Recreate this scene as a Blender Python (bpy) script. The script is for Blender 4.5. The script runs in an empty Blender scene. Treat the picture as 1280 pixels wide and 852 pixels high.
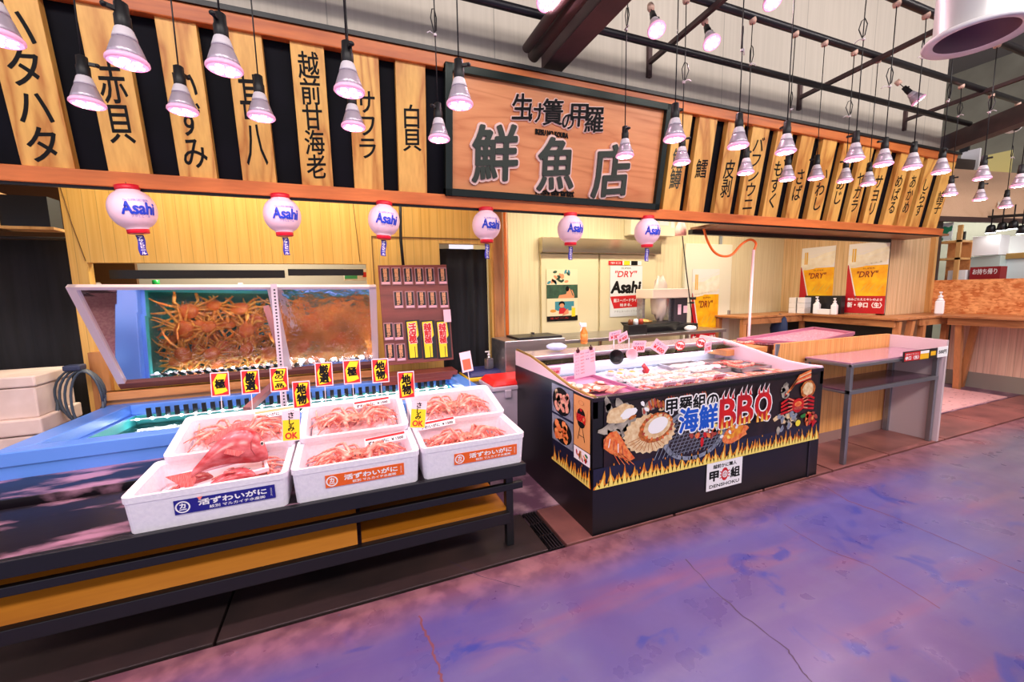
import bpy, math, random
from mathutils import Vector, Matrix, Euler
random.seed(7)
C = bpy.context.scene.collection
R = math.radians
# ------------------------------------------------------------------ camera frame of the place (metres, x along the shop front, y into it)
FP = 514.6; HC = 1.5
def _rot():
    y, p, r = R(21.825), R(6.914), R(-1.135)
    Ry = Matrix(((math.cos(y), -math.sin(y), 0), (math.sin(y), math.cos(y), 0), (0, 0, 1)))
    B = Matrix(((1, 0, 0), (0, 0, -1), (0, 1, 0)))
    Rp = Matrix(((1, 0, 0), (0, math.cos(p), -math.sin(p)), (0, math.sin(p), math.cos(p))))
    Rr = Matrix(((math.cos(r), -math.sin(r), 0), (math.sin(r), math.cos(r), 0), (0, 0, 1)))
    return Rr @ Rp @ B @ Ry
CM = _rot()
def ray(u, v): return CM.transposed() @ Vector(((u-640)/FP, (v-426)/FP, 1))
def PY(u, v, Y): d = ray(u, v); return Vector((0, 0, HC)) + d*(Y/d.y)
def PX(u, v, X): d = ray(u, v); return Vector((0, 0, HC)) + d*(X/d.x)
def PZ(u, v, z): d = ray(u, v); return Vector((0, 0, HC)) + d*((z-HC)/d.z)
cam = bpy.data.cameras.new('camera'); co = bpy.data.objects.new('camera', cam); C.objects.link(co)
cam.sensor_width = 36; cam.lens = FP/1280*36; cam.clip_start = .05; cam.clip_end = 100
co.matrix_world = Matrix.Translation((0, 0, HC)) @ Matrix((CM[0], -CM[1], -CM[2])).transposed().to_4x4()
bpy.context.scene.camera = co

# ------------------------------------------------------------------ materials
def lin(c):
    return tuple(((x/255)/12.92 if x/255 <= .04045 else ((x/255+.055)/1.055)**2.4) for x in c)+(1,)
MATS = {}
def nt(name):
    m = bpy.data.materials.new(name); m.use_nodes = True; t = m.node_tree
    MATS[name] = m
    return m, t, t.nodes['Principled BSDF']
def setp(b, **k):
    for a, v in k.items():
        n = {'rough': 'Roughness', 'metal': 'Metallic', 'spec': 'Specular IOR Level', 'trans': 'Transmission Weight', 'alpha': 'Alpha',
             'coat': 'Coat Weight', 'sss': 'Subsurface Weight', 'ior': 'IOR'}[a]
        b.inputs[n].default_value = v
def mat(name, c, c2=None, scale=8, stretch=(1, 1, 1), rough=.5, metal=0, bump=0, emit=0, ecol=None, ramp=(.35, .65), detail=4, **k):
    """two-tone noise material in object space"""
    if name in MATS: return MATS[name]
    m, t, b = nt(name); L = t.links.new
    b.inputs['Base Color'].default_value = lin(c); setp(b, rough=rough, metal=metal, **k)
    if c2 or bump:
        tc = t.nodes.new('ShaderNodeTexCoord'); mp = t.nodes.new('ShaderNodeMapping'); mp.inputs['Scale'].default_value = stretch
        no = t.nodes.new('ShaderNodeTexNoise'); no.inputs['Scale'].default_value = scale; no.inputs['Detail'].default_value = detail
        L(tc.outputs['Object'], mp.inputs[0]); L(mp.outputs[0], no.inputs['Vector'])
        if c2:
            cr = t.nodes.new('ShaderNodeValToRGB'); cr.color_ramp.elements[0].position, cr.color_ramp.elements[1].position = ramp
            cr.color_ramp.elements[0].color = lin(c); cr.color_ramp.elements[1].color = lin(c2)
            L(no.outputs['Fac'], cr.inputs[0]); L(cr.outputs[0], b.inputs['Base Color'])
        if bump:
            bp = t.nodes.new('ShaderNodeBump'); bp.inputs['Strength'].default_value = bump; bp.inputs['Distance'].default_value = .01
            L(no.outputs['Fac'], bp.inputs['Height']); L(bp.outputs[0], b.inputs['Normal'])
    if emit:
        b.inputs['Emission Color'].default_value = lin(ecol or c); b.inputs['Emission Strength'].default_value = emit
    return m
def wood(name, c, c2, axis='z', ring=18, rough=.45, knots=True, c3=None):
    if name in MATS: return MATS[name]
    m, t, b = nt(name); L = t.links.new; setp(b, rough=rough)
    tc = t.nodes.new('ShaderNodeTexCoord'); mp = t.nodes.new('ShaderNodeMapping')
    s = {'x': (.12, 1, 1), 'y': (1, .12, 1), 'z': (1, 1, .12)}[axis]; mp.inputs['Scale'].default_value = s
    oi = t.nodes.new('ShaderNodeObjectInfo'); ad = t.nodes.new('ShaderNodeVectorMath'); ad.operation = 'MULTIPLY_ADD'
    ad.inputs[1].default_value = (1, 1, 1); cb = t.nodes.new('ShaderNodeCombineXYZ')
    ml = t.nodes.new('ShaderNodeMath'); ml.operation = 'MULTIPLY'; ml.inputs[1].default_value = 20
    L(oi.outputs['Random'], ml.inputs[0]); L(ml.outputs[0], cb.inputs[0]); L(ml.outputs[0], cb.inputs[2])
    L(tc.outputs['Object'], ad.inputs[0]); L(cb.outputs[0], ad.inputs[2]); L(ad.outputs[0], mp.inputs[0])
    n1 = t.nodes.new('ShaderNodeTexNoise'); n1.inputs['Scale'].default_value = 2.6; n1.inputs['Detail'].default_value = 3; n1.inputs['Distortion'].default_value = .6
    L(mp.outputs[0], n1.inputs['Vector'])
    mu = t.nodes.new('ShaderNodeMath'); mu.operation = 'MULTIPLY'; mu.inputs[1].default_value = ring
    fr = t.nodes.new('ShaderNodeMath'); fr.operation = 'PINGPONG'; fr.inputs[1].default_value = 1
    L(n1.outputs['Fac'], mu.inputs[0]); L(mu.outputs[0], fr.inputs[0])
    n2 = t.nodes.new('ShaderNodeTexNoise'); n2.inputs['Scale'].default_value = 60; L(mp.outputs[0], n2.inputs['Vector'])
    mx = t.nodes.new('ShaderNodeMath'); mx.operation = 'MULTIPLY_ADD'; mx.inputs[1].default_value = .5; L(n2.outputs['Fac'], mx.inputs[0])
    pw = t.nodes.new('ShaderNodeMath'); pw.operation = 'POWER'; pw.inputs[1].default_value = 2.2; L(fr.outputs[0], pw.inputs[0]); 
    m3 = t.nodes.new('ShaderNodeMath'); m3.operation = 'MULTIPLY'; m3.inputs[1].default_value = .6; L(pw.outputs[0], m3.inputs[0]); L(m3.outputs[0], mx.inputs[2])
    cr = t.nodes.new('ShaderNodeValToRGB'); cr.color_ramp.elements[0].position = .15; cr.color_ramp.elements[1].position = .95
    cr.color_ramp.elements[0].color = lin(c); cr.color_ramp.elements[1].color = lin(c2); L(mx.outputs[0], cr.inputs[0])
    L(cr.outputs[0], b.inputs['Base Color'])
    return m
def grooved(name, c, c2, period=.1, axis='x', rough=.5, gw=.06):
    """board wall with fine vertical grooves and grain"""
    if name in MATS: return MATS[name]
    m, t, b = nt(name); L = t.links.new; setp(b, rough=rough)
    tc = t.nodes.new('ShaderNodeTexCoord'); sp = t.nodes.new('ShaderNodeSeparateXYZ'); L(tc.outputs['Object'], sp.inputs[0])
    md = t.nodes.new('ShaderNodeMath'); md.operation = 'FRACT'; dv = t.nodes.new('ShaderNodeMath'); dv.operation = 'DIVIDE'; dv.inputs[1].default_value = period
    L(sp.outputs[{'x': 0, 'y': 1}[axis]], dv.inputs[0]); L(dv.outputs[0], md.inputs[0])
    gt = t.nodes.new('ShaderNodeMath'); gt.operation = 'LESS_THAN'; gt.inputs[1].default_value = gw; L(md.outputs[0], gt.inputs[0])
    mp = t.nodes.new('ShaderNodeMapping'); mp.inputs['Scale'].default_value = (1, 1, .03); no = t.nodes.new('ShaderNodeTexNoise'); no.inputs['Scale'].default_value = 45
    no.inputs['Detail'].default_value = 3; L(tc.outputs['Object'], mp.inputs[0]); L(mp.outputs[0], no.inputs['Vector'])
    cr = t.nodes.new('ShaderNodeValToRGB'); cr.color_ramp.elements[0].position = .38; cr.color_ramp.elements[1].position = .62
    cr.color_ramp.elements[0].color = lin(c2); cr.color_ramp.elements[1].color = lin(c); L(no.outputs['Fac'], cr.inputs[0])
    mx = t.nodes.new('ShaderNodeMix'); mx.data_type = 'RGBA'; mx.inputs['B'].default_value = lin(tuple(x*.72 for x in c2))
    ms = t.nodes.new('ShaderNodeMath'); ms.operation = 'MULTIPLY'; ms.inputs[1].default_value = .6; L(gt.outputs[0], ms.inputs[0])
    L(ms.outputs[0], mx.inputs['Factor']); L(cr.outputs[0], mx.inputs['A']); L(mx.outputs['Result'], b.inputs['Base Color'])
    return m
def clear(name, tint=(255, 255, 255), amount=.88, rough=.02, bump=0, scale=30, ior=1.4):
    """sheet glass / acrylic / water surface: see-through with fresnel gloss"""
    if name in MATS: return MATS[name]
    m, t, b = nt(name); L = t.links.new; t.nodes.remove(b); out = t.nodes['Material Output']
    tr = t.nodes.new('ShaderNodeBsdfTransparent'); tr.inputs[0].default_value = lin(tint)
    gl = t.nodes.new('ShaderNodeBsdfGlossy'); gl.inputs['Roughness'].default_value = rough
    mx = t.nodes.new('ShaderNodeMixShader'); fz = t.nodes.new('ShaderNodeFresnel'); fz.inputs[0].default_value = ior
    ma = t.nodes.new('ShaderNodeMath'); ma.operation = 'ADD'; ma.inputs[1].default_value = max(0, 1-amount-.06); ma.use_clamp = True
    L(fz.outputs[0], ma.inputs[0]); L(ma.outputs[0], mx.inputs[0]); L(tr.outputs[0], mx.inputs[1]); L(gl.outputs[0], mx.inputs[2]); L(mx.outputs[0], out.inputs[0])
    if bump:
        tc = t.nodes.new('ShaderNodeTexCoord'); no = t.nodes.new('ShaderNodeTexNoise'); no.inputs['Scale'].default_value = scale; no.inputs['Detail'].default_value = 3
        bp = t.nodes.new('ShaderNodeBump'); bp.inputs['Strength'].default_value = bump; bp.inputs['Distance'].default_value = .02
        L(tc.outputs['Object'], no.inputs['Vector']); L(no.outputs['Fac'], bp.inputs['Height']); L(bp.outputs[0], gl.inputs['Normal']); L(bp.outputs[0], fz.inputs['Normal'])
    return m

# ------------------------------------------------------------------ mesh builder
LOC = {}
class MB:
    def __init__(s): s.v = []; s.f = []; s.mi = []; s.sm = []
    def add(s, vs, fs, mi=0, smooth=False):
        n = len(s.v); s.v += [Vector(v) for v in vs]
        for f in fs: s.f.append(tuple(n+i for i in f)); s.mi.append(mi); s.sm.append(smooth)
        return s
    def box(s, x0, x1, y0, y1, z0, z1, mi=0):
        return s.add([(x0, y0, z0), (x1, y0, z0), (x1, y1, z0), (x0, y1, z0), (x0, y0, z1), (x1, y0, z1), (x1, y1, z1), (x0, y1, z1)],
                     [(0, 3, 2, 1), (4, 5, 6, 7), (0, 1, 5, 4), (1, 2, 6, 5), (2, 3, 7, 6), (3, 0, 4, 7)], mi)
    def hexa(s, b, t, mi=0):
        return s.add(list(b)+list(t), [(0, 3, 2, 1), (4, 5, 6, 7), (0, 1, 5, 4), (1, 2, 6, 5), (2, 3, 7, 6), (3, 0, 4, 7)], mi)
    def bar(s, p, q, w, h, mi=0, up=(0, 0, 1)):
        p, q = Vector(p), Vector(q); d = (q-p).normalized(); a = d.cross(Vector(up)); a = a.normalized() if a.length > 1e-4 else Vector((1, 0, 0)); b = a.cross(d).normalized()
        a, b = a*w/2, b*h/2
        return s.hexa([p-a-b, p+a-b, q+a-b, q-a-b], [p-a+b, p+a+b, q+a+b, q-a+b], mi)
    def tube(s, pts, r, n=8, mi=0, smooth=True):
        pts = [Vector(p) for p in pts]; k = len(pts); rs = r if isinstance(r, (list, tuple)) else [r]*k
        vs = []; prev = None
        for i, p in enumerate(pts):
            d = (pts[min(i+1, k-1)]-pts[max(i-1, 0)]).normalized()
            if prev is None:
                a = d.orthogonal().normalized()
            else:
                a = (prev-d*prev.dot(d)); a = a.normalized() if a.length > 1e-5 else d.orthogonal().normalized()
            prev = a; b = d.cross(a)
            for j in range(n):
                th = 2*math.pi*j/n; vs.append(p+(a*math.cos(th)+b*math.sin(th))*rs[i])
        fs = []
        for i in range(k-1):
            for j in range(n): fs.append((i*n+j, i*n+(j+1) % n, (i+1)*n+(j+1) % n, (i+1)*n+j))
        s.add(vs, fs, mi, smooth)
        m = len(s.v)-k*n; s.f.append(tuple(m+n-1-j for j in range(n))); s.mi.append(mi); s.sm.append(False)
        s.f.append(tuple(m+(k-1)*n+j for j in range(n))); s.mi.append(mi); s.sm.append(False)
        return s
    def lathe(s, prof, n=24, mi=0, o=(0, 0, 0), smooth=True, rot=None, flute=0, cap=True):
        o = Vector(o); vs = []
        for (r, z) in prof:
            for j in range(n):
                th = 2*math.pi*j/n; rr = r*(1+(flute if j % 2 else 0)); p = Vector((rr*math.cos(th), rr*math.sin(th), z)); vs.append((rot @ p if rot else p)+o)
        fs = []
        for i in range(len(prof)-1):
            for j in range(n): fs.append((i*n+j, i*n+(j+1) % n, (i+1)*n+(j+1) % n, (i+1)*n+j))
        s.add(vs, fs, mi, smooth); m = len(s.v)-len(prof)*n
        if not cap: return s
        if prof[0][0] > 1e-4: s.f.append(tuple(m+n-1-j for j in range(n))); s.mi.append(mi); s.sm.append(False)
        if prof[-1][0] > 1e-4: s.f.append(tuple(m+(len(prof)-1)*n+j for j in range(n))); s.mi.append(mi); s.sm.append(False)
        return s
    def ell(s, c, r, nu=14, nv=8, mi=0, rot=None, jit=0):
        c = Vector(c); vs = []; fs = []
        for i in range(nv+1):
            ph = math.pi*i/nv
            for j in range(nu):
                th = 2*math.pi*j/nu; k = 1+random.uniform(-jit, jit)
                p = Vector((r[0]*math.sin(ph)*math.cos(th)*k, r[1]*math.sin(ph)*math.sin(th)*k, r[2]*math.cos(ph)*k)); vs.append((rot @ p if rot else p)+c)
        for i in range(nv):
            for j in range(nu): fs.append((i*nu+j, (i+1)*nu+j, (i+1)*nu+(j+1) % nu, i*nu+(j+1) % nu))
        return s.add(vs, fs, mi, True)
    def prism(s, poly, o, a, b, t, mi=0):
        """2-D polygon in basis (a,b) at o, extruded by vector t"""
        o, a, b, t = map(Vector, (o, a, b, t)); n = len(poly); base = [o+a*x+b*y for x, y in poly]; top = [p+t for p in base]
        fs = [tuple(range(n))[::-1], tuple(range(n, 2*n))]+[(i, (i+1) % n, n+(i+1) % n, n+i) for i in range(n)]
        return s.add(base+top, fs, mi)
    def tf(s, M, start=0):
        for i in range(start, len(s.v)): s.v[i] = M @ s.v[i]
        return s
    def mesh(s, name, mats, off=Vector((0, 0, 0))):
        me = bpy.data.meshes.new(name); me.from_pydata([tuple(v-off) for v in s.v], [], s.f)
        for m in mats: me.materials.append(m)
        me.polygons.foreach_set('material_index', [min(i, len(mats)-1) for i in s.mi]); me.polygons.foreach_set('use_smooth', s.sm)
        me.update(); return me
def L_(m): return m if isinstance(m, (list, tuple)) else [m]
def bev(o, w, seg=2):
    if w:
        md = o.modifiers.new('bevel', 'BEVEL'); md.width = w; md.segments = seg; md.limit_method = 'ANGLE'; md.angle_limit = R(40)
def tag(o, label, cat, group=None):
    o['label'] = label; o['category'] = cat
    if group: o['group'] = group
    return o
def thing(name, label, cat, loc=(0, 0, 0), rot=(0, 0, 0), group=None):
    o = bpy.data.objects.new(name, None); C.objects.link(o); o.location = loc; o.rotation_euler = rot; o.empty_display_size = .1
    LOC[o.name] = Vector(loc); return tag(o, label, cat, group)
def part(name, mb, m, par, bevel=0, local=False, label=None):
    """mesh part; given in world coordinates unless local"""
    off = Vector((0, 0, 0)) if local else LOC.get(par.name, Vector((0, 0, 0)))
    o = bpy.data.objects.new(name, mb.mesh(name, L_(m), off)); C.objects.link(o); o.parent = par; LOC[o.name] = off; bev(o, bevel)
    if label: o['label'] = label
    return o
def one(name, mb, m, label, cat, group=None, bevel=0):
    xs = [v.x for v in mb.v]; ys = [v.y for v in mb.v]; zs = [v.z for v in mb.v]
    off = Vector(((min(xs)+max(xs))/2, (min(ys)+max(ys))/2, min(zs)))
    o = bpy.data.objects.new(name, mb.mesh(name, L_(m), off)); C.objects.link(o); o.location = off; LOC[o.name] = off; bev(o, bevel)
    return tag(o, label, cat, group)
def struct(name, mb, m, par=None, bevel=0):
    o = bpy.data.objects.new(name, mb.mesh(name, L_(m))); C.objects.link(o); bev(o, bevel); LOC[o.name] = Vector((0, 0, 0))
    if par: o.parent = par
    else: o['kind'] = 'structure'
    return o
def dup(root, loc, rot, label=None, group=None, scale=None):
    r = root.copy(); C.objects.link(r); r.location = loc; r.rotation_euler = rot; LOC[r.name] = Vector(loc)
    if scale: r.scale = (scale,)*3
    if label: r['label'] = label
    if group: r['group'] = group
    for ch in list(root.children):
        c = ch.copy(); C.objects.link(c); c.parent = r
        for g in ch.children:
            d = g.copy(); C.objects.link(d); d.parent = c
    return r
# ------------------------------------------------------------------ lettering
_tc = {}
def tgeo(body, bold=0.0, space=1.0, shear=0.0):
    k = (body, bold, space, shear)
    if k in _tc: return _tc[k]
    cu = bpy.data.curves.new('lettering', 'FONT'); cu.body = body; cu.size = 1; cu.align_x = 'CENTER'; cu.offset = bold; cu.space_line = space; cu.shear = shear
    cu.resolution_u = 3
    o = bpy.data.objects.new('lettering_source', cu); C.objects.link(o)
    dg = bpy.context.evaluated_depsgraph_get(); me = bpy.data.meshes.new_from_object(o.evaluated_get(dg))
    vs = [v.co.copy() for v in me.vertices]; fs = [tuple(p.vertices) for p in me.polygons]
    bpy.data.objects.remove(o); bpy.data.curves.remove(cu); bpy.data.meshes.remove(me)
    if not vs: vs = [Vector((0, 0, 0))]
    x0, x1 = min(v.x for v in vs), max(v.x for v in vs); y0, y1 = min(v.y for v in vs), max(v.y for v in vs)
    vs = [((v.x-(x0+x1)/2), (v.y-(y0+y1)/2)) for v in vs]
    _tc[k] = (vs, fs, x1-x0, y1-y0); return _tc[k]
class Dec(MB):
    """flat artwork on the plane o + u*U + v*V, printed in thin layers on the side of the normal"""
    def __init__(s, o, U, V, N=None, lift=.0006):
        super().__init__(); s.o = Vector(o); s.U = Vector(U).normalized(); s.V = Vector(V).normalized(); s.N = Vector(N) if N else s.U.cross(s.V); s.k = lift
    def P(s, u, v, l=0): return s.o+s.U*u+s.V*v+s.N*(s.k*l)
    def poly(s, pts, mi=0, l=0):
        a = sum(pts[i][0]*pts[(i+1) % len(pts)][1]-pts[(i+1) % len(pts)][0]*pts[i][1] for i in range(len(pts)))
        if a < 0: pts = pts[::-1]
        return s.add([s.P(u, v, l) for u, v in pts], [tuple(range(len(pts)))], mi)
    def rect(s, u0, u1, v0, v1, mi=0, l=0): return s.poly([(u0, v0), (u1, v0), (u1, v1), (u0, v1)], mi, l)
    def slab(s, u0, u1, v0, v1, t, mi=0):
        a = s.N*-t; b = [s.P(u0, v0)+a, s.P(u1, v0)+a, s.P(u1, v1)+a, s.P(u0, v1)+a]
        return s.add(b+[s.P(u0, v0), s.P(u1, v0), s.P(u1, v1), s.P(u0, v1)], [(3, 2, 1, 0), (4, 5, 6, 7), (0, 1, 5, 4), (1, 2, 6, 5), (2, 3, 7, 6), (3, 0, 4, 7)], mi)
    def oval(s, cu, cv, ru, rv, mi=0, l=0, n=20, rot=0, jit=0, a0=0, a1=360):
        pts = []
        m = n if a1-a0 >= 360 else n+1
        for i in range(m):
            th = R(a0+(a1-a0)*i/n); k = 1+random.uniform(-jit, jit); x, y = ru*math.cos(th)*k, rv*math.sin(th)*k
            pts.append((cu+x*math.cos(rot)-y*math.sin(rot), cv+x*math.sin(rot)+y*math.cos(rot)))
        return s.poly(pts, mi, l)
    def ring(s, cu, cv, r0, r1, mi=0, l=0, n=28, asp=1):
        vs = []; 
        for i in range(n):
            th = 2*math.pi*i/n
            for r in (r0, r1): vs.append(s.P(cu+r*math.cos(th), cv+r*asp*math.sin(th), l))
        return s.add(vs, [(2*i, 2*i+1, (2*i+3) % (2*n), (2*i+2) % (2*n)) for i in range(n)], mi)
    def line(s, pts, w, mi=0, l=0):
        for (a, b) in zip(pts, pts[1:]):
            dx, dy = b[0]-a[0], b[1]-a[1]; n = math.hypot(dx, dy) or 1; ox, oy = -dy/n*w/2, dx/n*w/2
            s.poly([(a[0]+ox, a[1]+oy), (a[0]-ox, a[1]-oy), (b[0]-ox, b[1]-oy), (b[0]+ox, b[1]+oy)], mi, l)
        return s
    def text(s, body, cu, cv, h=None, w=None, mi=0, l=1, bold=0.0, rot=0, shear=0.0, thick=0, space=1.0, dirs=8, em=None, slant=0):
        """bold: stroke weight gained, as a fraction of one character's size (or metres when em=1)"""
        vs, fs, tw, th = tgeo(body, 0.0, space, shear)
        sx = (w/tw) if w else None; sy = (h/th) if h else None
        sx = sx or sy; sy = sy or sx; c, n = math.cos(rot), math.sin(rot)
        q0 = [(cu+x*sx*c-(y*sy+slant*x*sx)*n, cv+x*sx*n+(y*sy+slant*x*sx)*c) for x, y in vs]
        br = bold*(em or min(sx, sy)); sh = [(0, 0)] if bold <= 0 else [(br*math.cos(2*math.pi*i/dirs), br*math.sin(2*math.pi*i/dirs)) for i in range(dirs)]
        if thick:
            from collections import Counter
            ed = Counter()
            for f in fs:
                for i in range(len(f)): ed[(f[i], f[(i+1) % len(f)])] += 1
            bd = [(a, b) for (a, b) in ed if (b, a) not in ed]
        for k, (dx, dy) in enumerate(sh):
            q = [(x+dx, y+dy) for x, y in q0]
            s.add([s.P(a, b, l)+s.N*(thick+k*.00003) for a, b in q], fs, mi)
            if thick:
                vv = []; ff = []
                for a, b in bd:
                    j = len(vv); vv += [s.P(*q[a], l), s.P(*q[b], l), s.P(*q[b], l)+s.N*thick, s.P(*q[a], l)+s.N*thick]; ff.append((j, j+1, j+2, j+3))
                s.add(vv, ff, mi)
        return s
    def vtext(s, body, cu, cv, h, w=None, **k): return s.text('\n'.join(body), cu, cv, h=h, w=w, space=.92, **k)
def light(name, kind, loc, energy, color, rot=(0, 0, 0), **k):
    d = bpy.data.lights.new(name, kind); d.energy = energy; d.color = color
    for a, v in k.items(): setattr(d, a, v)
    o = bpy.data.objects.new(name, d); C.objects.link(o); o.location = loc; o.rotation_euler = rot; return o
ORD = ['first', 'second', 'third', 'fourth', 'fifth', 'sixth', 'seventh', 'eighth', 'ninth', 'tenth', 'eleventh', 'twelfth', 'thirteenth', 'fourteenth', 'fifteenth', 'sixteenth', 'seventeenth', 'eighteenth', 'nineteenth', 'twentieth']
# ================================================================== materials used
W_plank = wood('plank_wood', (246, 190, 98), (190, 112, 40), 'z', ring=13, rough=.4)
W_beam = wood('beam_wood', (228, 128, 62), (176, 84, 38), 'x', ring=9, rough=.4)
W_sign = wood('sign_board_wood', (226, 150, 96), (202, 118, 66), 'x', ring=22, rough=.35)
W_plain = wood('plain_wood', (206, 142, 84), (160, 96, 48), 'x', ring=9)
W_plainz = wood('plain_wood_upright', (206, 142, 84), (150, 92, 48), 'z', ring=9)
W_ply = wood('pale_plywood', (226, 176, 108), (196, 140, 76), 'z', ring=7)
W_table = wood('bar_table_wood', (196, 134, 84), (140, 84, 46), 'y', ring=9)
M_black = mat('black_paint', (18, 18, 22), rough=.4)
M_ink = mat('brush_ink', (12, 10, 12), rough=.6, spec=.2)
M_green = mat('dark_green_ink', (36, 46, 34), rough=.35)
M_fascia = mat('fascia_black', (9, 9, 16), (15, 14, 24), scale=3, rough=.6, spec=.1)
M_white = mat('white_plastic', (240, 238, 240), rough=.35)
M_paper = mat('white_paper', (244, 240, 242), rough=.7)
M_pinkpaper = mat('pink_paper', (244, 196, 214), rough=.7)
M_red = mat('red_print', (206, 28, 34), rough=.5)
M_yel = mat('yellow_print', (252, 214, 26), rough=.5)
M_org = mat('orange_print', (238, 98, 22), rough=.5)
M_blue = mat('blue_print', (22, 60, 176), rough=.5)
M_navy = mat('navy_print', (28, 26, 132), rough=.5)
M_steel = mat('brushed_steel', (190, 186, 186), (160, 158, 160), scale=20, stretch=(.05, 1, 1), rough=.28, metal=.9)
M_alu = mat('grey_steel_tube', (150, 152, 160), rough=.35, metal=.8)
M_cloth = mat('black_curtain_cloth', (20, 21, 26), (30, 31, 38), scale=4, stretch=(6, 6, .3), rough=.85, bump=.4)
M_wallw = grooved('upper_wall_board', (212, 202, 188), (206, 196, 182), 1.15, 'x', .7, .008)
M_yellow = grooved('yellow_board', (230, 184, 100), (220, 170, 84), .08, 'x', .45, .05)
M_beige = grooved('beige_board', (232, 220, 184), (222, 208, 168), .3, 'x', .45, .01)
M_beigey = grooved('beige_board_side', (222, 190, 144), (206, 168, 120), .09, 'y', .5, .06)
M_beigex = grooved('beige_board_front', (224, 190, 146), (206, 168, 122), .09, 'x', .5, .06)
M_pinkb = grooved('pink_beige_board', (238, 200, 178), (222, 180, 156), .07, 'y', .45, .06)
M_dsteel = mat('dark_red_brown_steel', (84, 58, 58), (66, 46, 48), scale=5, rough=.55)
M_pipe = mat('black_steel_pipe', (38, 36, 42), rough=.35, metal=.3)
# ================================================================== the floor
def floor_paint():
    m, t, b = nt('painted_concrete'); L = t.links.new
    tc = t.nodes.new('ShaderNodeTexCoord')
    def noise(sc, det=5, st=(1, 1, 1), dist=0):
        mp = t.nodes.new('ShaderNodeMapping'); mp.inputs['Scale'].default_value = st; mp.inputs['Rotation'].default_value = (0, 0, R(-25)); n = t.nodes.new('ShaderNodeTexNoise')
        n.inputs['Scale'].default_value = sc; n.inputs['Detail'].default_value = det; n.inputs['Distortion'].default_value = dist
        L(tc.outputs['Object'], mp.inputs[0]); L(mp.outputs[0], n.inputs['Vector']); return n.outputs['Fac']
    def ramp(f, p0, p1, a, c):
        r = t.nodes.new('ShaderNodeValToRGB'); r.color_ramp.elements[0].position = p0; r.color_ramp.elements[1].position = p1
        r.color_ramp.elements[0].color = a; r.color_ramp.elements[1].color = c; L(f, r.inputs[0]); return r.outputs[0]
    def mix(f, a, c):
        x = t.nodes.new('ShaderNodeMix'); x.data_type = 'RGBA'; L(f, x.inputs['Factor'])
        for nme, q in (('A', a), ('B', c)):
            if isinstance(q, tuple): x.inputs[nme].default_value = q
            else: L(q, x.inputs[nme])
        return x.outputs['Result']
    W, K = (1, 1, 1, 1), (0, 0, 0, 1)
    base = ramp(noise(.7, 4), .35, .65, lin((76, 78, 146)), lin((96, 76, 126)))
    pale = mix(ramp(noise(3, 8, (.35, 2, 1)), .5, .72, K, (.55, .55, .55, 1)), base, lin((108, 98, 136)))
    worn = mix(ramp(noise(1.5, 6, (.5, 2.4, 1), .4), .55, .70, K, (.5, .5, .5, 1)), pale, lin((140, 80, 100)))
    blue = mix(ramp(noise(2.6, 7, (1, 1.4, 1), 1.2), .60, .68, K, (.8, .8, .8, 1)), worn, lin((38, 56, 142)))
    # right-hand side of the aisle is bare grey concrete, the strip along the kerb is trodden brown
    sp = t.nodes.new('ShaderNodeSeparateXYZ'); L(tc.outputs['Object'], sp.inputs[0])
    def mr(o, a, c):
        r = t.nodes.new('ShaderNodeMapRange'); r.inputs[1].default_value = a; r.inputs[2].default_value = c; L(o, r.inputs[0]); r.clamp = True; return r.outputs[0]
    nz = noise(1.2, 5)
    def addn(o, k):
        q = t.nodes.new('ShaderNodeMath'); q.operation = 'MULTIPLY_ADD'; q.inputs[1].default_value = k; L(nz, q.inputs[0]); L(o, q.inputs[2]); return q.outputs[0]
    xy = t.nodes.new('ShaderNodeMath'); xy.operation = 'SUBTRACT'; L(sp.outputs[0], xy.inputs[0]); L(sp.outputs[1], xy.inputs[1])
    grey = mix(mr(addn(xy.outputs[0], 1.6), 2.4, 4.6), blue, ramp(noise(4, 6, (.4, 2, 1)), .35, .65, lin((88, 84, 104)), lin((106, 102, 118))))
    kerb = mix(mr(addn(sp.outputs[1], .35), 1.85, 2.1), grey, ramp(noise(9, 6), .4, .6, lin((112, 72, 84)), lin((146, 100, 108))))
    dots = mix(ramp(noise(55, 2), .70, .74, K, (.5, .5, .5, 1)), kerb, lin((90, 84, 120)))
    L(dots, b.inputs['Base Color'])
    rg = ramp(noise(5, 6), .3, .7, (.22, .22, .22, 1), (.5, .5, .5, 1)); L(rg, b.inputs['Roughness'])
    bp = t.nodes.new('ShaderNodeBump'); bp.inputs['Strength'].default_value = .12; bp.inputs['Distance'].default_value = .01; L(noise(14, 8), bp.inputs['Height']); L(bp.outputs[0], b.inputs['Normal'])
    return m
M_floor = floor_paint()
M_crack = mat('crack', (116, 62, 74), rough=.8); M_crackd = mat('dark_crack', (74, 58, 82), rough=.8)
m = MB(); m.box(-8, 14, -7, 1.985, -.12, 0, 0)
def ribbon(m, pts, w, mi, z=.0008):
    pts = [PZ(u, v, z) for u, v in pts]; fine = []
    for a, b in zip(pts, pts[1:]):
        for k in range(5): p = a.lerp(b, k/5); fine.append(p+Vector((random.uniform(-1, 1), random.uniform(-1, 1), 0))*w*.9)
    fine.append(pts[-1])
    vs = []; fs = []
    for i, p in enumerate(fine):
        d = (fine[min(i+1, len(fine)-1)]-fine[max(i-1, 0)]); n = Vector((-d.y, d.x, 0)).normalized()*w*random.uniform(.3, .7); vs += [p-n, p+n]
    for i in range(len(fine)-1): fs.append((2*i, 2*i+2, 2*i+3, 2*i+1))
    m.add(vs, fs, mi)
ribbon(m, [(524, 768), (531, 785), (538, 805), (548, 830), (553, 852)], .009, 1)
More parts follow.
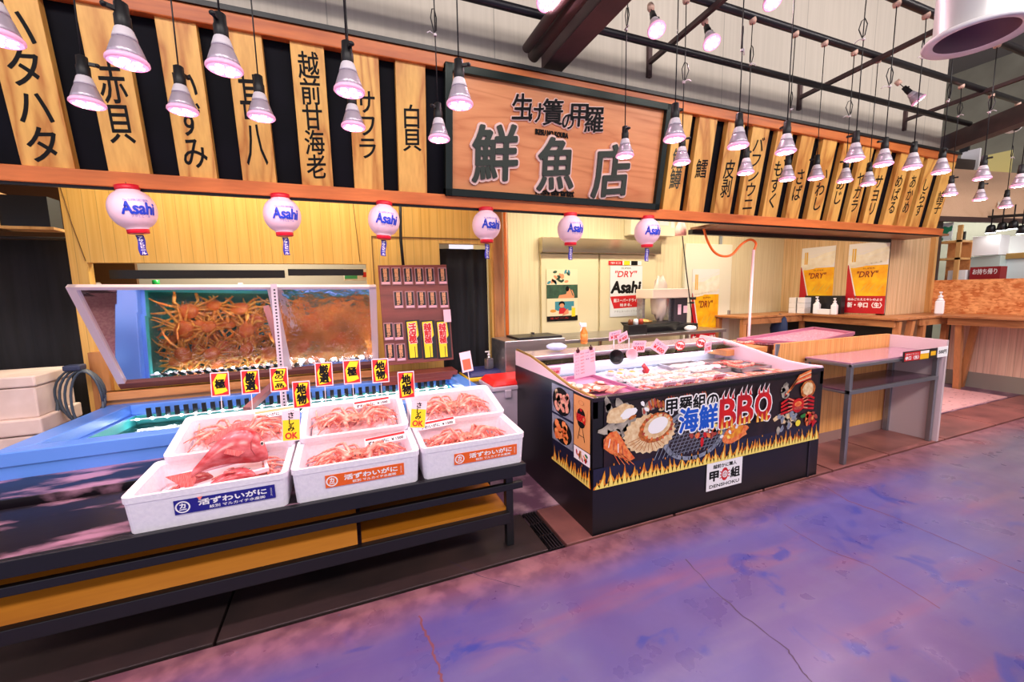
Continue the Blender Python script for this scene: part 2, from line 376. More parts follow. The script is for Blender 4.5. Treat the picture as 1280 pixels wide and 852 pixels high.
ribbon(m, [(1035, 610), (1060, 626), (1110, 643), (1165, 667), (1220, 690), (1280, 716)], .006, 1)
ribbon(m, [(857, 698), (888, 733), (930, 770), (985, 812), (1000, 835), (1015, 852)], .005, 2)
ribbon(m, [(980, 655), (1030, 685), (1090, 708), (1140, 738), (1175, 760)], .004, 1)
ribbon(m, [(560, 700), (600, 720), (650, 733)], .003, 2)
struct('floor', m, [M_floor, M_crack, M_crackd])
# inside the kerb gap: rough purple slab, plates over the gutter, drain
M_slab = mat('trodden_slab', (112, 76, 100), (196, 158, 172), scale=5, rough=.35, bump=.15, ramp=(.50, .68), detail=9)
M_plate = mat('gutter_cover_plate', (156, 98, 92), (112, 70, 70), scale=3, rough=.4, bump=.05, detail=7); M_plate_shade = mat('shaded_gutter_plate', (62, 46, 44), (44, 34, 34), scale=3, rough=.45, bump=.05, detail=7)  # second plate colour has the shadow under the table painted in
M_soil = mat('gap_dirt', (24, 20, 22), rough=.9)
struct('floor', MB().box(-8, 14, 2.44, 9, -.12, 0), M_slab)
m = MB()
xs = [-3.6, -2.1, -.62, 1.02]
for a, b in zip(xs, xs[1:]): m.box(a, b-.012, 2.008, 2.43, -.12, 0, 1 if b < 1 or a < .5 else 0)
for a, b in ((1.13, 1.95), (1.962, 2.8), (2.812, 3.6), (3.61, 4.38), (4.39, 5.3), (5.31, 6.3), (6.31, 7.3), (7.31, 8.27)): m.box(a, b-.01, 2.008, 2.43, -.12, 0)
struct('floor', m, [M_plate, M_plate_shade], bevel=.004)
struct('floor', MB().box(-8, 14, 1.9, 2.5, -.16, -.125), M_soil)
struct('floor', MB().box(-4.2, -1.86, 2.44, 4.45, 0, .004), mat('lamplit_speckled_concrete', (214, 150, 172), (240, 190, 204), scale=50, rough=.6, bump=.3))  # pale pink tone stands for the lamp light falling on this floor
m = MB()
for i in range(5): m.box(1.03+i*.019, 1.037+i*.019, 2.01, 2.43, -.02, -.004)
for y in (2.01, 2.15, 2.29, 2.42): m.box(1.02, 1.12, y, y+.01, -.03, -.008)
one('drain_grate', m, mat('drain_iron', (60, 52, 58), rough=.4, metal=.6), 'narrow dark metal drain grate in the floor beside the black table', 'drain')
M_mat = mat('pink_speckled_mat', (236, 186, 186), (180, 120, 124), scale=9, stretch=(1, 3, 1), rough=.4, ramp=(.6, .68))
one('floor_mat', MB().box(5.35, 7.9, 2.45, 3.3, 0, .012), M_mat, 'pale pink scuffed mat on the floor behind the steel table', 'mat')
struct('floor', MB().box(8.275, 14, -7, 9, .0, .004), mat('neighbour_floor', (150, 140, 136), rough=.5))
# ================================================================== walls
struct('wall_back', MB().box(-4.5, 7.31, 3.12, 3.2, 2.3, 5.6), M_wallw)
struct('ceiling', MB().box(-8, 14, -7, 9, 5.6, 5.7), mat('hall_ceiling', (120, 116, 118), rough=.8))
m = MB()   # yellow boarded wall with a serving hatch and a doorway
for x0, x1, z0, z1 in ((-1.88, -1.78, 0, 3), (-1.78, .2, 0, 1.2), (-1.78, .2, 1.775, 3), (.2, .89, 0, 3), (.89, 1.42, 1.98, 3), (1.42, 1.46, 0, 3)):
    m.box(x0, x1, 4.1, 4.18, z0, z1)
struct('wall_left', m, M_yellow)
m = MB()
m.tube([PY(75, 233, 4.095), PY(90, 280, 4.095), PY(107, 326, 4.095)], .0025, 5); m.tube([PY(441, 252, 4.095), PY(450, 327, 4.095)], .0025, 5)
m.bar((.26, 4.094, 2.028), (1.43, 4.094, 2.028), .01, .008); m.bar((.262, 4.094, .8), (.262, 4.094, 2.028), .006, .01)
struct('trim_1', m, mat('seam_brown', (120, 84, 40), rough=.5))
m = MB(); m.box(1.44, 1.54, 4.06, 4.2, 0, 3)
struct('trim_2', m, W_plainz)
struct('wall_inner', MB().box(1.54, 1.62, 4.1, 5.0, 0, 3), M_beige)
struct('wall_back', MB().box(1.54, 7.2, 5.0, 5.1, 0, 3), M_beige)
struct('wall_right', MB().box(7.13, 7.2, 3.5, 5.0, 0, 3), M_beigey)
struct('wall_right', MB().box(7.13, 8.22, 3.5, 3.58, 0, 2.6), M_beigex)
m = MB().box(8.2, 8.27, 3.44, 3.58, 1.05, 2.3)
struct('trim_3', m, W_ply)
struct('trim_4', MB().box(8.27, 8.5, 3.5, 3.6, 0, 3.3), mat('dark_brown_panel', (62, 44, 38), rough=.5))
struct('ceiling', MB().box(1.5, 7.13, 3.2, 5.0, 2.9, 3.0).box(-4.4, 1.5, 3.2, 6.4, 2.95, 3.0), mat('kitchen_ceiling', (214, 208, 196), rough=.8))
struct('ceiling', MB().box(3.5, 7.5, 3.02, 3.5, 2.115, 2.14), wood('soffit_wood', (150, 102, 68), (112, 74, 50), 'x', 8))
struct('trim_5', MB().box(3.5, 7.13, 3.47, 3.53, 2.07, 2.12), M_black)
struct('trim_6', MB().bar((5.62, 4.98, 0), (5.62, 4.98, 2.9), .05, .02).bar(PY(986, 300, 4.96), PY(984, 400, 4.96), .03, .03, 1), [mat('grey_channel', (150, 156, 160), rough=.4), M_black])
# back room seen through the hatch
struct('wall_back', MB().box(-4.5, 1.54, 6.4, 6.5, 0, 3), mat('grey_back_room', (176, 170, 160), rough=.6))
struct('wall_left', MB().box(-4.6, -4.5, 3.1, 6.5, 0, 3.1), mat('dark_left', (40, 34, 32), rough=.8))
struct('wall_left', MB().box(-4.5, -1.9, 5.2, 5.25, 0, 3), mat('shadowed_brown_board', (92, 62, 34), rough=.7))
# fridge fronts
M_fr = mat('cold_room_door', (226, 214, 176), rough=.4)
for i, (a, b) in enumerate(((2.42, 3.31), (3.34, 4.32))):
    d = struct('door_%d' % (i+1), MB().box(a, b, 4.96, 4.998, .05, 1.985), M_fr, bevel=.008)
d = struct('door_3', MB().box(4.86, 5.84, 4.94, 4.998, .05, 2.17), mat('pale_door', (232, 228, 208), rough=.4), bevel=.008)
m = MB().box(5.78, 5.81, 4.9, 4.94, 1.0, 1.12)
struct('door_handle', m, M_steel, d, .004)
# ================================================================== shop sign, leaning out over the counter
TH = math.atan(.1587); SC = math.cos(TH)
def S(x, s, out=0):   # x along, s up the leaning face, out towards the aisle
    return Vector((x, 3.0-s*math.sin(TH)-out*math.cos(TH), 2.13+s*math.cos(TH)-out*math.sin(TH)))
def SI(u, v, out=0):
    d = ray(u, v); n = Vector((0, math.cos(TH), math.sin(TH))); p0 = S(0, 0, out)-Vector((0, 0, HC)); P = d*(n.dot(p0)/n.dot(d)); q = P-p0
    return q.x, q.y*-math.sin(TH)+q.z*math.cos(TH)
SU = Vector((1, 0, 0)); SV = Vector((0, -math.sin(TH), math.cos(TH))); SN = Vector((0, -math.cos(TH), -math.sin(TH)))
def sbox(m, x0, x1, s0, s1, o0, o1, mi=0):
    return m.hexa([S(x0, s0, o0), S(x1, s0, o0), S(x1, s0, o1), S(x0, s0, o1)][::-1], [S(x0, s1, o0), S(x1, s1, o0), S(x1, s1, o1), S(x0, s1, o1)][::-1], mi)
sign = thing('shop_sign', 'long wooden shop fascia frame leaning over the fish counter', 'sign', (2.5, 3.0, 2.13))
part('lower_rail', sbox(MB(), -3.2, 7.15, -.02, .06, -.03, .06), W_beam, sign, .006)
part('upper_rail', sbox(MB(), -3.2, 7.0, .84, .92, -.03, .045), W_beam, sign, .006)
m = sbox(MB(), -3.2, 7.05, .92, .945, -.05, .06); part('cap_strip', m, M_black, sign)
part('backing_panel', sbox(MB(), -3.2, 7.12, 0, .92, -.06, -.035), M_fascia, sign)
part('shadow_strip', sbox(MB(), -3.2, 7.15, -.035, -.02, -.05, .03), M_black, sign)
PL = [(34, 94.5, 'ハタハタ', .86, .1), (136, 188, '赤貝', .5, .3), (225, 272, 'いずみ', .62, .3), (304, 346, '甚八', .62, .25), (378, 417, '越前甘海老', .9, .04), (443.5, 480, 'サワラ', .5, .25), (499, 534, '白貝', .36, .3),
      (828, 849, '鮭鱒', .42, .34), (857.5, 879, '鱈', .2, .42), (892, 912, '皮剥', .42, .38), (922, 942, 'バフンウニ', .82, .1), (952, 970, 'もずく', .56, .32), (981, 997, 'さば', .38, .38), (1007.5, 1024, 'いわし', .52, .34),
      (1032.5, 1046, 'あじ', .36, .4), (1055, 1069, 'ヤガラ', .52, .32), (1077.5, 1091, 'サヨリ', .54, .32), (1102.5, 1115, 'めばる', .54, .28), (1120, 1131, 'あかめ', .54, .26), (1136, 1147.5, 'しらす', .54, .28), (1157.5, 1170, '諸子', .34, .42)]
for i, (u0, u1, tx, hh, top) in enumerate(PL):
    x0, _ = SI(u0, 207+.069*u0, .02); x1, _ = SI(u1, 207+.069*u1, .02)
    if i == 0: x0 -= .02
    g = sbox(MB(), x0, x1, .055, .845, -.03, .02)
    lab = 'upright wooden plank brush-lettered %s on the shop sign' % tx
    pk = thing('sign_plank', lab, 'sign plank', S((x0+x1)/2, .055, 0), group='lettered planks of the shop sign')
    part('board', g, W_plank, pk, .003)
    sc = .84
    d = Dec(S((x0+x1)/2, .845-top*sc-hh*sc/2+.02, .0212), SU, SV, SN)
    w = (x1-x0)*.62; n = len(tx); ch = hh*sc/n*.84
    d.vtext(tx, 0, 0, h=hh*sc*.92, w=min(w, ch*1.25), mi=0, bold=.014, l=0, slant=.1)
    part('lettering', d, M_ink if i not in (7,) else M_green, pk)
# central framed board
bx0, bs0 = SI(553, 240); bx1, bs1 = SI(828, 136)
bx0, bx1, bs0, bs1 = .69, 2.55, .05, .865
b = thing('name_board', 'framed wooden name board with large dark green characters 鮮魚店 in the middle of the sign', 'sign', S((bx0+bx1)/2, bs0, .05))
part('board', sbox(MB(), bx0+.03, bx1-.03, bs0+.03, bs1-.03, .02, .055), W_sign, b)
M_frame = mat('dark_metal_frame', (24, 34, 30), rough=.25, metal=.5)
m = MB()
for a in ((bx0, bx1, bs0, bs0+.05), (bx0, bx1, bs1-.05, bs1), (bx0, bx0+.05, bs0, bs1), (bx1-.05, bx1, bs0, bs1)): sbox(m, *a, .02, .09)
part('frame', m, M_frame, b, .004)
M_rim = mat('letter_rim_white', (244, 206, 196), rough=.4)
def big(tx, u, v, h, w, thick=.03, bold=.022, rim=.024, nm='letter', sh=0, rot=0):
    x, s = SI(u, v, .07)
    d = Dec(S(x, s, .055), SU, SV, SN); d.text(tx, 0, 0, h=h, w=w, bold=rim, l=0, thick=thick*.6, shear=sh, rot=rot, dirs=14, em=1, slant=.12); part(nm+'_rim', d, M_rim, b)
    d = Dec(S(x, s, .056+thick*.6), SU, SV, SN); d.text(tx, 0, 0, h=h, w=w, bold=bold, l=0, thick=thick*.4, shear=sh, rot=rot, slant=.12); part(nm, d, M_green if h > .2 else M_ink, b)
big('鮮', 619, 192, .36, .33); big('魚', 695, 205, .36, .3); big('店', 764, 214, .38, .34)
for tx, u, v, h in (('生', 653, 133, .16), ('け', 670, 141, .12), ('簀', 691, 140, .17), ('の', 710, 152, .10), ('甲', 724, 144, .15), ('羅', 743, 150, .17)):
    big(tx, u, v, h, h*.95, .02, .01, .009, 'small_letter')
x, s = SI(690, 167, .06); part('caption', Dec(S(x, s, .056), SU, SV, SN).text('IKESU NO KOURA', 0, 0, h=.035, w=.27, bold=.04, thick=.008), M_ink, b)
x, s = SI(694, 240, .06); part('caption', Dec(S(x, s, .056), SU, SV, SN).text('FreshFishMarket', 0, 0, h=.05, w=.33, bold=.03, thick=.008), M_ink, b)
# ================================================================== steelwork above
m = MB()
for (x0, x1, z0, z1) in ((1.46, 1.62, 3.13, 3.145), (1.535, 1.545, 3.14, 3.42), (1.46, 1.62, 3.41, 3.425)): m.box(x0, x1, -3, 3.1, z0, z1)
one('steel_beam', m, M_dsteel, 'rusty dark steel I-beam running out above the name board', 'beam')
for x, r, e, lb in ((1.30, .032, 2.86, 'thinner'), (1.385, .045, 2.93, 'thicker')):
    one('overhead_pipe', MB().tube([(x, e, 3.2), (x, -3, 3.2)], r, 14), M_dsteel, lb+' dark red pipe running beside the steel beam', 'pipe', 'dark red pipes by the beam')
for Y, z, x0, x1, lb in ((2.8, 3.4, -1.5, 7.15, 'lower black pipe along the wall, nearest above the sign'), (2.45, 3.53, -1.5, 9.5, 'middle black pipe carrying the back row of lamps'), (1.95, 3.53, -1.5, 9.5, 'front black pipe carrying the front row of lamps')):
    p = thing('lamp_pipe', lb, 'pipe', ((x0+x1)/2, Y, z))
    part('tube', MB().tube([(x0, Y, z), (x1, Y, z)], .028, 12), M_pipe, p)
one('conduit_pipe', MB().tube([(2.5, 1.72, 3.5), (9.5, 1.72, 3.5)], .05, 16), mat('shiny_conduit', (214, 200, 190), rough=.18, metal=.9), 'shiny silver conduit running behind the white duct', 'pipe')
for k, (u, v, x2) in enumerate(((812, 78, None), (1000, 122, None), (1132, 150, None))):
    P = PY(u, v, 3.1); q = thing('pipe_bracket', 'thin grey steel bracket arm on the upper wall, %s' % ('nearest the dark steel beam', 'middle one of three', 'nearest the wall end')[k], 'bracket', P, group='bracket arms holding the pipes')
    part('wall_plate', MB().box(P.x-.02, P.x+.02, 3.09, 3.12, P.z-.12, P.z+.14), M_dsteel, q)
    part('arm', MB().bar((P.x, 3.1, P.z), (P.x, 1.5, P.z+.1), .035, .035), M_dsteel, q)
# white air duct
P = PY(1219, 46, 1.15)
q = thing('air_duct', 'large round white ventilation duct hanging at the top right', 'duct', P)
part('pipe', MB().lathe([(.15, 0), (.15, 1.8)], 40, o=P, cap=False), mat('white_duct', (226, 224, 224), rough=.35, metal=.25), q)
part('rim', MB().lathe([(.145, .0), (.185, -.01), (.19, .0), (.185, .012), (.15, .015)], 40, o=P, cap=False), M_white, q)
part('inside', MB().lathe([(.0, .14), (.14, .135), (.146, 0)], 40, o=P, cap=False), mat('duct_inside', (140, 108, 118), rough=.5), q)
P = PY(1265, 160, 2.9)
q = thing('security_camera', 'small white dome camera under the brown beam at the right edge', 'camera', P)
part('housing', MB().ell(P, (.09, .09, .065), 20, 10), M_white, q); part('lens', MB().ell(P+Vector((-.04, -.05, -.015)), (.045, .045, .04), 14, 8), M_black, q)
A, B_ = PZ(1180, 182, 3.3), PZ(1280, 143, 3.3)
one('roof_beam', MB().bar(A-(B_-A)*.1, B_+(B_-A)*1.5, .15, .2), M_dsteel, 'brown roof beam at the far right beyond the end of the sign', 'beam')
# ================================================================== pendant lamps
M_cord = mat('black_cord', (16, 14, 18), rough=.5); M_fin = mat('ribbed_aluminium', (206, 190, 206), rough=.35, metal=.45)
M_neck = mat('lamp_neck', (222, 212, 220), rough=.35); M_tie = mat('white_tie', (232, 220, 224), rough=.5)
M_pinklens = mat('pink_lens_rim', (250, 190, 220), rough=.15, emit=.35, ecol=(255, 170, 215)); M_led = mat('led_glow', (255, 236, 240), emit=26, ecol=(255, 222, 230))
M_led.use_fake_user = True
def lamp_mesh(hub=True):
    me = {}
    m = MB().lathe([(.022, .118), (.027, .11), (.03, .1), (.034, .088), (.036, .078)], 24); me['neck'] = (m, M_neck)
    m = MB().lathe([(.034, .08), (.042, .06), (.05, .036), (.056, .018)], 48, flute=-.06); me['heat_sink'] = (m, M_fin)
    m = MB().lathe([(.056, .018), (.061, .012), (.062, .004), (.056, -.001)], 32); me['lens_rim'] = (m, M_pinklens)
    m = MB().lathe([(.0001, -.001), (.056, -.001), (.056, .004)], 32); me['lens'] = (m, mat('pink_lens', (255, 200, 224), rough=.1, emit=.9, ecol=(255, 190, 220)))
    m = MB()
    for k in range(7):
        a = 2*math.pi*k/6; r = 0 if k == 6 else .034; m.lathe([(.0001, -.004), (.0135, -.002)], 12, o=(r*math.cos(a), r*math.sin(a), 0), smooth=False)
    me['led_cluster'] = (m, M_led)
    m = MB().lathe([(.014, .2), (.02, .196), (.021, .16), (.024, .155), (.024, .112), (.02, .108)], 16).box(.018, .045, -.006, .006, .165, .178).ell((.048, 0, .171), (.009, .012, .009), 8, 6); me['socket'] = (m, M_cord)
    return me
LM = {k: (mb.mesh(k, [mt]), mt) for k, (mb, mt) in lamp_mesh().items()}
M_adap = mat('cream_adapter', (230, 190, 170), rough=.4)
def pendant(P, ztop, label, group, sc=1, rot=0, loop=0, tilt=None):
    q = thing('pendant_lamp', label, 'lamp', P, (0, 0, rot), group)
    for k, (me, _) in LM.items():
        o = bpy.data.objects.new(k, me); C.objects.link(o); o.parent = q
        if k == 'led_cluster':
            pass
    L = ztop-P.z
    if loop == 0:
        m = MB().tube([(0, 0, .19), (.002, 0, L*.5), (0, 0, L)], .0035, 6); part('cord', m, M_cord, q, local=True)
    else:
        h = .3+.25*(loop % 3); h = min(h, L-.3); r = .03 if loop < 4 else .04
        pts = [(0, 0, .19), (0, 0, h), (r*.4, 0, h+.03), (r, 0, h+.08), (r*.6, 0, h+.13), (0, 0, h+.14), (-r*.5, 0, h+.1), (-.006, .005, h+.03), (.004, .006, h+.02), (.003, .004, h+.2), (0, 0, L)]
        m = MB().tube(pts, .0035, 6); part('cord', m, M_cord, q, local=True)
        m = MB().tube([(-.012, -.008, h+.01), (.03, -.01, h+.015), (.05, -.012, h)], .003, 5).lathe([(.009, h), (.009, h+.012)], 8); part('cord_tie', m, M_tie, q, local=True)
    m = MB().lathe([(.0, -.02), (.022, -.02), (.026, 0), (.022, .03), (.0, .03)], 14, o=(0, 0, L)); part('adapter', m, M_adap, q, local=True)
    d = light('lamp_light', 'SPOT', (0, 0, -.03), LAMP_W, LAMP_C, (0, 0, 0), spot_size=R(150), spot_blend=.9, shadow_soft_size=.045); d.parent = q
    return q
LAMP_W = 15; LAMP_C = (1, .64, .74)
plk = ['the ハタハタ plank', 'the 赤貝 plank', 'the 甚八 plank', 'the サワラ plank', 'the left edge of the name board', 'x', 'the 鮭鱒 plank', 'the 皮剥 plank', 'the もずく plank', 'the ヤガラ plank', 'the サヨリ plank', 'the あかめ plank', 'the 諸子 plank', 'the neighbouring sign panel', 'the right edge of the picture']
rowA = [(-2, 50), (160, 80), (281, 88), (437, 116), (575, 132), (843, 175), (922.5, 184), (982, 191), (1067.8, 200), (1104, 206.5), (1140, 210.4), (1175.8, 216.3), (1227.5, 224), (1274, 233)]
for i, (u, v) in enumerate(rowA):
    P = PY(u, v, 1.95)
    pendant(P, 3.5, 'ribbed LED bulb on a cord, %s from the left in the front row' % ORD[i], 'front row of hanging lamps', rot=R(180+37*i), loop=[0, 0, 0, 5, 0, 0, 1, 0, 2, 1, 2, 4, 1, 0][i])
rowX = [(-2.0, 1.95), (-2.7, 1.95), (-1.7, 2.45), (-2.4, 2.45), (7.2, 1.95)]
rowB = [(110, 131.5), (229, 140), (327, 148), (442, 160), (549, 175), (781, 196), (852, 204.5), (932, 217), (983.7, 225), (1019.7, 223.7), (1056, 227), (1085, 231), (1187.5, 243.8), (1224.6, 250), (1256.8, 259)]
for i, (u, v) in enumerate(rowB):
    P = PY(u, v, 2.45)
    pendant(P, 3.5, 'ribbed LED bulb on a cord, %s from the left in the back row' % ORD[i], 'back row of hanging lamps', rot=R(10+51*i), loop=[0, 4, 0, 0, 1, 2, 1, 2, 1, 0, 4, 0, 2, 0, 1][i])
for i, (x, y) in enumerate(rowX):
    pendant(Vector((x, y, 2.36)), 3.5, 'ribbed LED bulb hanging beyond the edge of the picture', 'hanging lamps beyond the picture', rot=i)
for i, (u, v, Y, zt) in enumerate(((683, 3, 2.45, 3.62), (821, 38, 2.45, 3.5), (890, 54, 2.45, 3.5), (966, 3, 2.2, 3.75), (1149, 126, 2.45, 3.55))):
    P = PY(u, v, Y)
    q = pendant(P, P.z+.26, 'short LED bulb fixed straight under the pipes, %s from the left' % ORD[i], 'short lamps under the pipes', rot=R(40*i))
    q.rotation_euler = (R(-28), R(12 if i != 4 else -30), 0)
# ================================================================== paper lanterns
M_lant = mat('lantern_skin', (236, 202, 214), rough=.35, emit=.05, ecol=(255, 220, 225)); M_lred = mat('lantern_red', (214, 14, 44), rough=.4)
M_brand = mat('logo_blue', (28, 60, 190), rough=.4)
def lantern():
    q = thing('round_lantern', 'x', 'lantern', (0, 0, 0))
    prof = []
    for i in range(17):
        a = math.pi*i/16; r = .13*math.sin(a)**.8 if 0 < i < 16 else 0; prof.append((max(r, .062), -.13*math.cos(a)))
    part('globe', MB().lathe(prof, 36), M_lant, q, local=True)
    part('top_ring', MB().lathe([(.064, .125), (.066, .13), (.066, .155), (.06, .157)], 28), M_lred, q, local=True)
    part('bottom_ring', MB().lathe([(.056, -.157), (.06, -.155), (.06, -.13), (.058, -.125)], 28), M_lred, q, local=True)
    part('cord', MB().tube([(0, 0, .15), (0, 0, .2)], .004, 6), M_cord, q, local=True)
    # logo wrapped on the globe
    d = Dec((0, 0, 0), (1, 0, 0), (0, 0, 1), (0, -1, 0)); d.text('Asahi', 0.005, -.005, h=.075, w=.175, bold=.045, l=0, slant=-.03, shear=.1)
    d.text('The SUPER DRY BEER', 0, .045, h=.014, w=.13, bold=.0); d.text('アサヒビール', .01, -.055, h=.016, w=.1)
    for v in d.v:
        rr = .1345*max(.05, 1-(v.z/.13)**2)**.4; a = v.x/.125; v.x = rr*math.sin(a); v.y = -rr*math.cos(a)
    part('logo', d, M_brand, q, local=True)
    m = MB(); n = 9
    for i in range(n): z = -.165-.017*i; a = .004*math.sin(i*.8); m.v += [Vector((-.021+a, .002*math.cos(i), z)), Vector((.021+a, 0, z))]
    for i in range(n-1): m.f.append((2*i, 2*i+2, 2*i+3, 2*i+1)); m.mi.append(0); m.sm.append(True)
    tg = part('tag', m, mat('tag_blue', (46, 44, 158), rough=.5), q, local=True)
    md = tg.modifiers.new('thickness', 'SOLIDIFY'); md.thickness = .001
    d = Dec((0, -.006, -.235), (1, 0, 0), (0, 0, 1), (0, -1, 0)); d.vtext('アサヒビール', 0, 0, h=.12, w=.026, bold=.03)
    part('tag_lettering', d, M_paper, tg, local=True); return q
lt = lantern()
for i, (u, v) in enumerate(((166, 262), (353, 269), (480, 275.5), (608, 281.5), (713, 286.5), (809, 289.5))):
    P = PY(u, v, 2.95)
    lab = 'small white balloon lantern with red rings and a blue beer logo, %s from the left' % ORD[i]
    rz = R([31, 15, 4, 2, -4, -10][i]); sc = [.84, .8, .78, .8, .8, .84][i]
    if i == 0: lt.location = P; lt.scale = (.82,)*3; lt.rotation_euler = (0, R(-6), rz); lt['label'] = lab; lt['group'] = 'beer lanterns under the sign'
    else: dup(lt, P, (0, R([-6, -2, 4, 0, 0, 0][i]), rz), lab, 'beer lanterns under the sign', sc)
# ================================================================== blue fish tank with the leaning mirror over it
M_tank = mat('tank_blue', (92, 142, 226), rough=.3); M_tin = mat('tank_teal_lining', (60, 170, 165), (40, 140, 140), scale=4, rough=.4)
ZR = .7
def quadrim(m, o, i, z0, z1, mi=0):
    """ring between the outer and inner outlines (four corners each)"""
    for k in range(4):
        a, b, c, d = o[k], o[(k+1) % 4], i[(k+1) % 4], i[k]
        m.hexa([(*a, z0), (*b, z0), (*c, z0), (*d, z0)], [(*a, z1), (*b, z1), (*c, z1), (*d, z1)], mi)
TO = [(-1.80, 2.95), (1.03, 3.05), (.99, 3.96), (-1.72, 4.04)]
TI = [(-1.66, 3.07), (.91, 3.15), (.88, 3.87), (-1.56, 3.9)]
tank = thing('fish_tank', 'low blue live-seafood tank full of water behind the crab boxes', 'fish tank', (-.4, 3.5, .3))
m = MB(); quadrim(m, TO, TI, .62, ZR); part('rim', m, M_tank, tank, .006)
m = MB(); quadrim(m, [(x*.99, y+(.01 if y < 3.5 else -.01)) for x, y in TO], [(x*.985, y) for x, y in TI], .3, .62); part('wall', m, M_tank, tank)
LI = [(x*.984, y+(.003 if y < 3.5 else -.003)) for x, y in TI]
m = MB(); m.hexa([(*p, .3) for p in TI], [(*p, .32) for p in TI]); quadrim(m, TI, LI, .32, .615); part('lining', m, M_tin, tank)
m = MB().hexa([(*p, .545) for p in LI], [(*p, .55) for p in LI]); part('water', m, clear('tank_water', (246, 252, 248), .92, .03, .6, 22), tank)
m = MB()
for k in range(40): x = -1.45+k*.058; m.box(x, x+.03, 3.846, 3.856, .6, .675)
part('overflow_grille', m, M_black, tank)
m = MB().bar((-1.6, 3.835, .6), (.86, 3.835, .6), .012, .008); part('light_strip', m, M_white, tank)
for k in range(27): x = -1.5+k*.09; part('light_dot', MB().ell((x, 3.824, .602), (.013, .006, .01), 8, 6), mat('strip_light_glow', (225, 240, 255), emit=30, ecol=(215, 235, 255)), tank)
one('mirror_shelf_board', MB().box(-1.75, .32, 3.98, 4.03, .0, .80).box(-1.75, .32, 3.94, 4.03, .74, .80), W_plain, 'raw wood board carrying the foot of the tilted mirror', 'board', bevel=.003)
M_mir = mat('mirror_silver', (232, 224, 228), rough=.03, metal=1)
M_mir2 = mat('rippled_mirror_film', (232, 220, 226), scale=13, rough=.05, metal=1, bump=.45, detail=4)
M_mfr = mat('pale_aluminium', (226, 208, 216), rough=.35, metal=.3)
MB0, MT0 = Vector((-1.63, 3.97, .85)), Vector((-1.63, 3.5, 1.59)); MR0, MR1 = Vector((.25, 3.97, .85)), Vector((.235, 3.5, 1.565))
mir = thing('leaning_mirror', 'wide silver mirror tilted forward over the tank reflecting live crabs', 'mirror', (-.7, 3.97, .85))
mn = (MT0-MB0).cross(MR0-MB0).normalized()
if mn.y > 0: mn = -mn
def mp_(a, b, o=0): return MB0.lerp(MR0, a).lerp(MT0.lerp(MR1, a), b)+mn*o
def mslab(m, a0, a1, b0, b1, o0, o1, mi=0): return m.hexa([mp_(a0, b0, o0), mp_(a1, b0, o0), mp_(a1, b0, o1), mp_(a0, b0, o1)], [mp_(a0, b1, o0), mp_(a1, b1, o0), mp_(a1, b1, o1), mp_(a0, b1, o1)], mi)
part('mirror_pane', mslab(MB(), .01, .59, .01, .99, -.004, 0), M_mir, mir)
part('mirror_pane', mslab(MB(), .62, .985, .01, .99, -.004, 0), M_mir2, mir, label='rippled mirror pane')
part('bottom_rail', mslab(MB(), 0, 1, -.03, .03, -.015, .022), wood('wet_rail', (110, 60, 52), (80, 42, 40), 'x', 7), mir)
m = MB(); mslab(m, 0, 1, .975, 1, -.015, .02); mslab(m, -.002, .022, 0, 1, -.015, .02); mslab(m, .972, 1, 0, 1, -.015, .02)
part('frame', m, M_mfr, mir)
part('centre_strip', mslab(MB(), .59, .62, .01, .99, -.004, .006), M_mfr, mir)
part('back_prop', MB().bar(mp_(.5, 0, -.03), mp_(.5, 1, -.03), .03, .02), M_mfr, mir)
px = PY(343, 357, 3.49).x
q = thing('slotted_post', 'pale slotted upright standing in the tank in front of the mirror', 'post', (px, 3.46, .33)); part('post', MB().box(px-.02, px+.02, 3.455, 3.475, .33, 1.585), M_mfr, q)
part('slots', MB().add([], []), M_mfr, q) if 0 else None
m = MB()
for k in range(50): m.box(px-.004, px+.008, 3.4535, 3.4555, .36+k*.024, .372+k*.024)
part('slots', m, mat('slot_dark', (60, 50, 56), rough=.8), q)
# ================================================================== black stepped display table
M_tab = mat('pink_sheen_black_table', (20, 15, 22), (160, 118, 138), scale=5, stretch=(.6, 1.8, 1), rough=.3, ramp=(.50, .62), detail=9, bump=.1)  # pink lamp light reflected on the black top, painted as colour patches
W_shelf = wood('shelf_amber', (190, 118, 28), (160, 92, 20), 'x', 5, rough=.35)
tb = thing('display_table', 'long low black stepped table holding the white foam crab boxes', 'table', (-1.2, 2.5, 0))
TX0, TX1 = -3.4, .9
part('table_top', MB().box(TX0, TX1, 2.10, 2.62, .48, .52), M_tab, tb, .004)
part('apron', MB().box(TX0, TX1, 2.07, 2.10, .45, .52).box(TX0, TX1, 2.12, 2.15, .35, .39), M_black, tb, .003)
part('table_top', MB().box(TX0, .9, 2.66, 3.06, .5, .55).box(TX0, .9, 2.66, 2.68, .4, .5), M_tab, tb, .003)
part('inner_board', MB().box(TX0, .8, 2.3, 2.32, .36, .47), W_shelf, tb)
m = MB().hexa([(TX0, 2.14, .205), (-.02, 2.14, .205), (-.02, 2.32, .345), (TX0, 2.32, .345)], [(TX0, 2.13, .22), (-.02, 2.13, .22), (-.02, 2.31, .36), (TX0, 2.31, .36)])
part('shelf', m, W_shelf, tb)
part('shelf', MB().box(0, .8, 2.14, 2.5, .225, .243), W_shelf, tb)
part('shelf_rail', MB().box(TX0, .81, 2.10, 2.14, .16, .225), M_black, tb, .003)
for x in (.82, -2.3):
    for y in (2.13, 2.55, 2.98): part('leg', MB().box(x-.022, x+.022, y, y+.045, 0, .5), M_black, tb, .003)
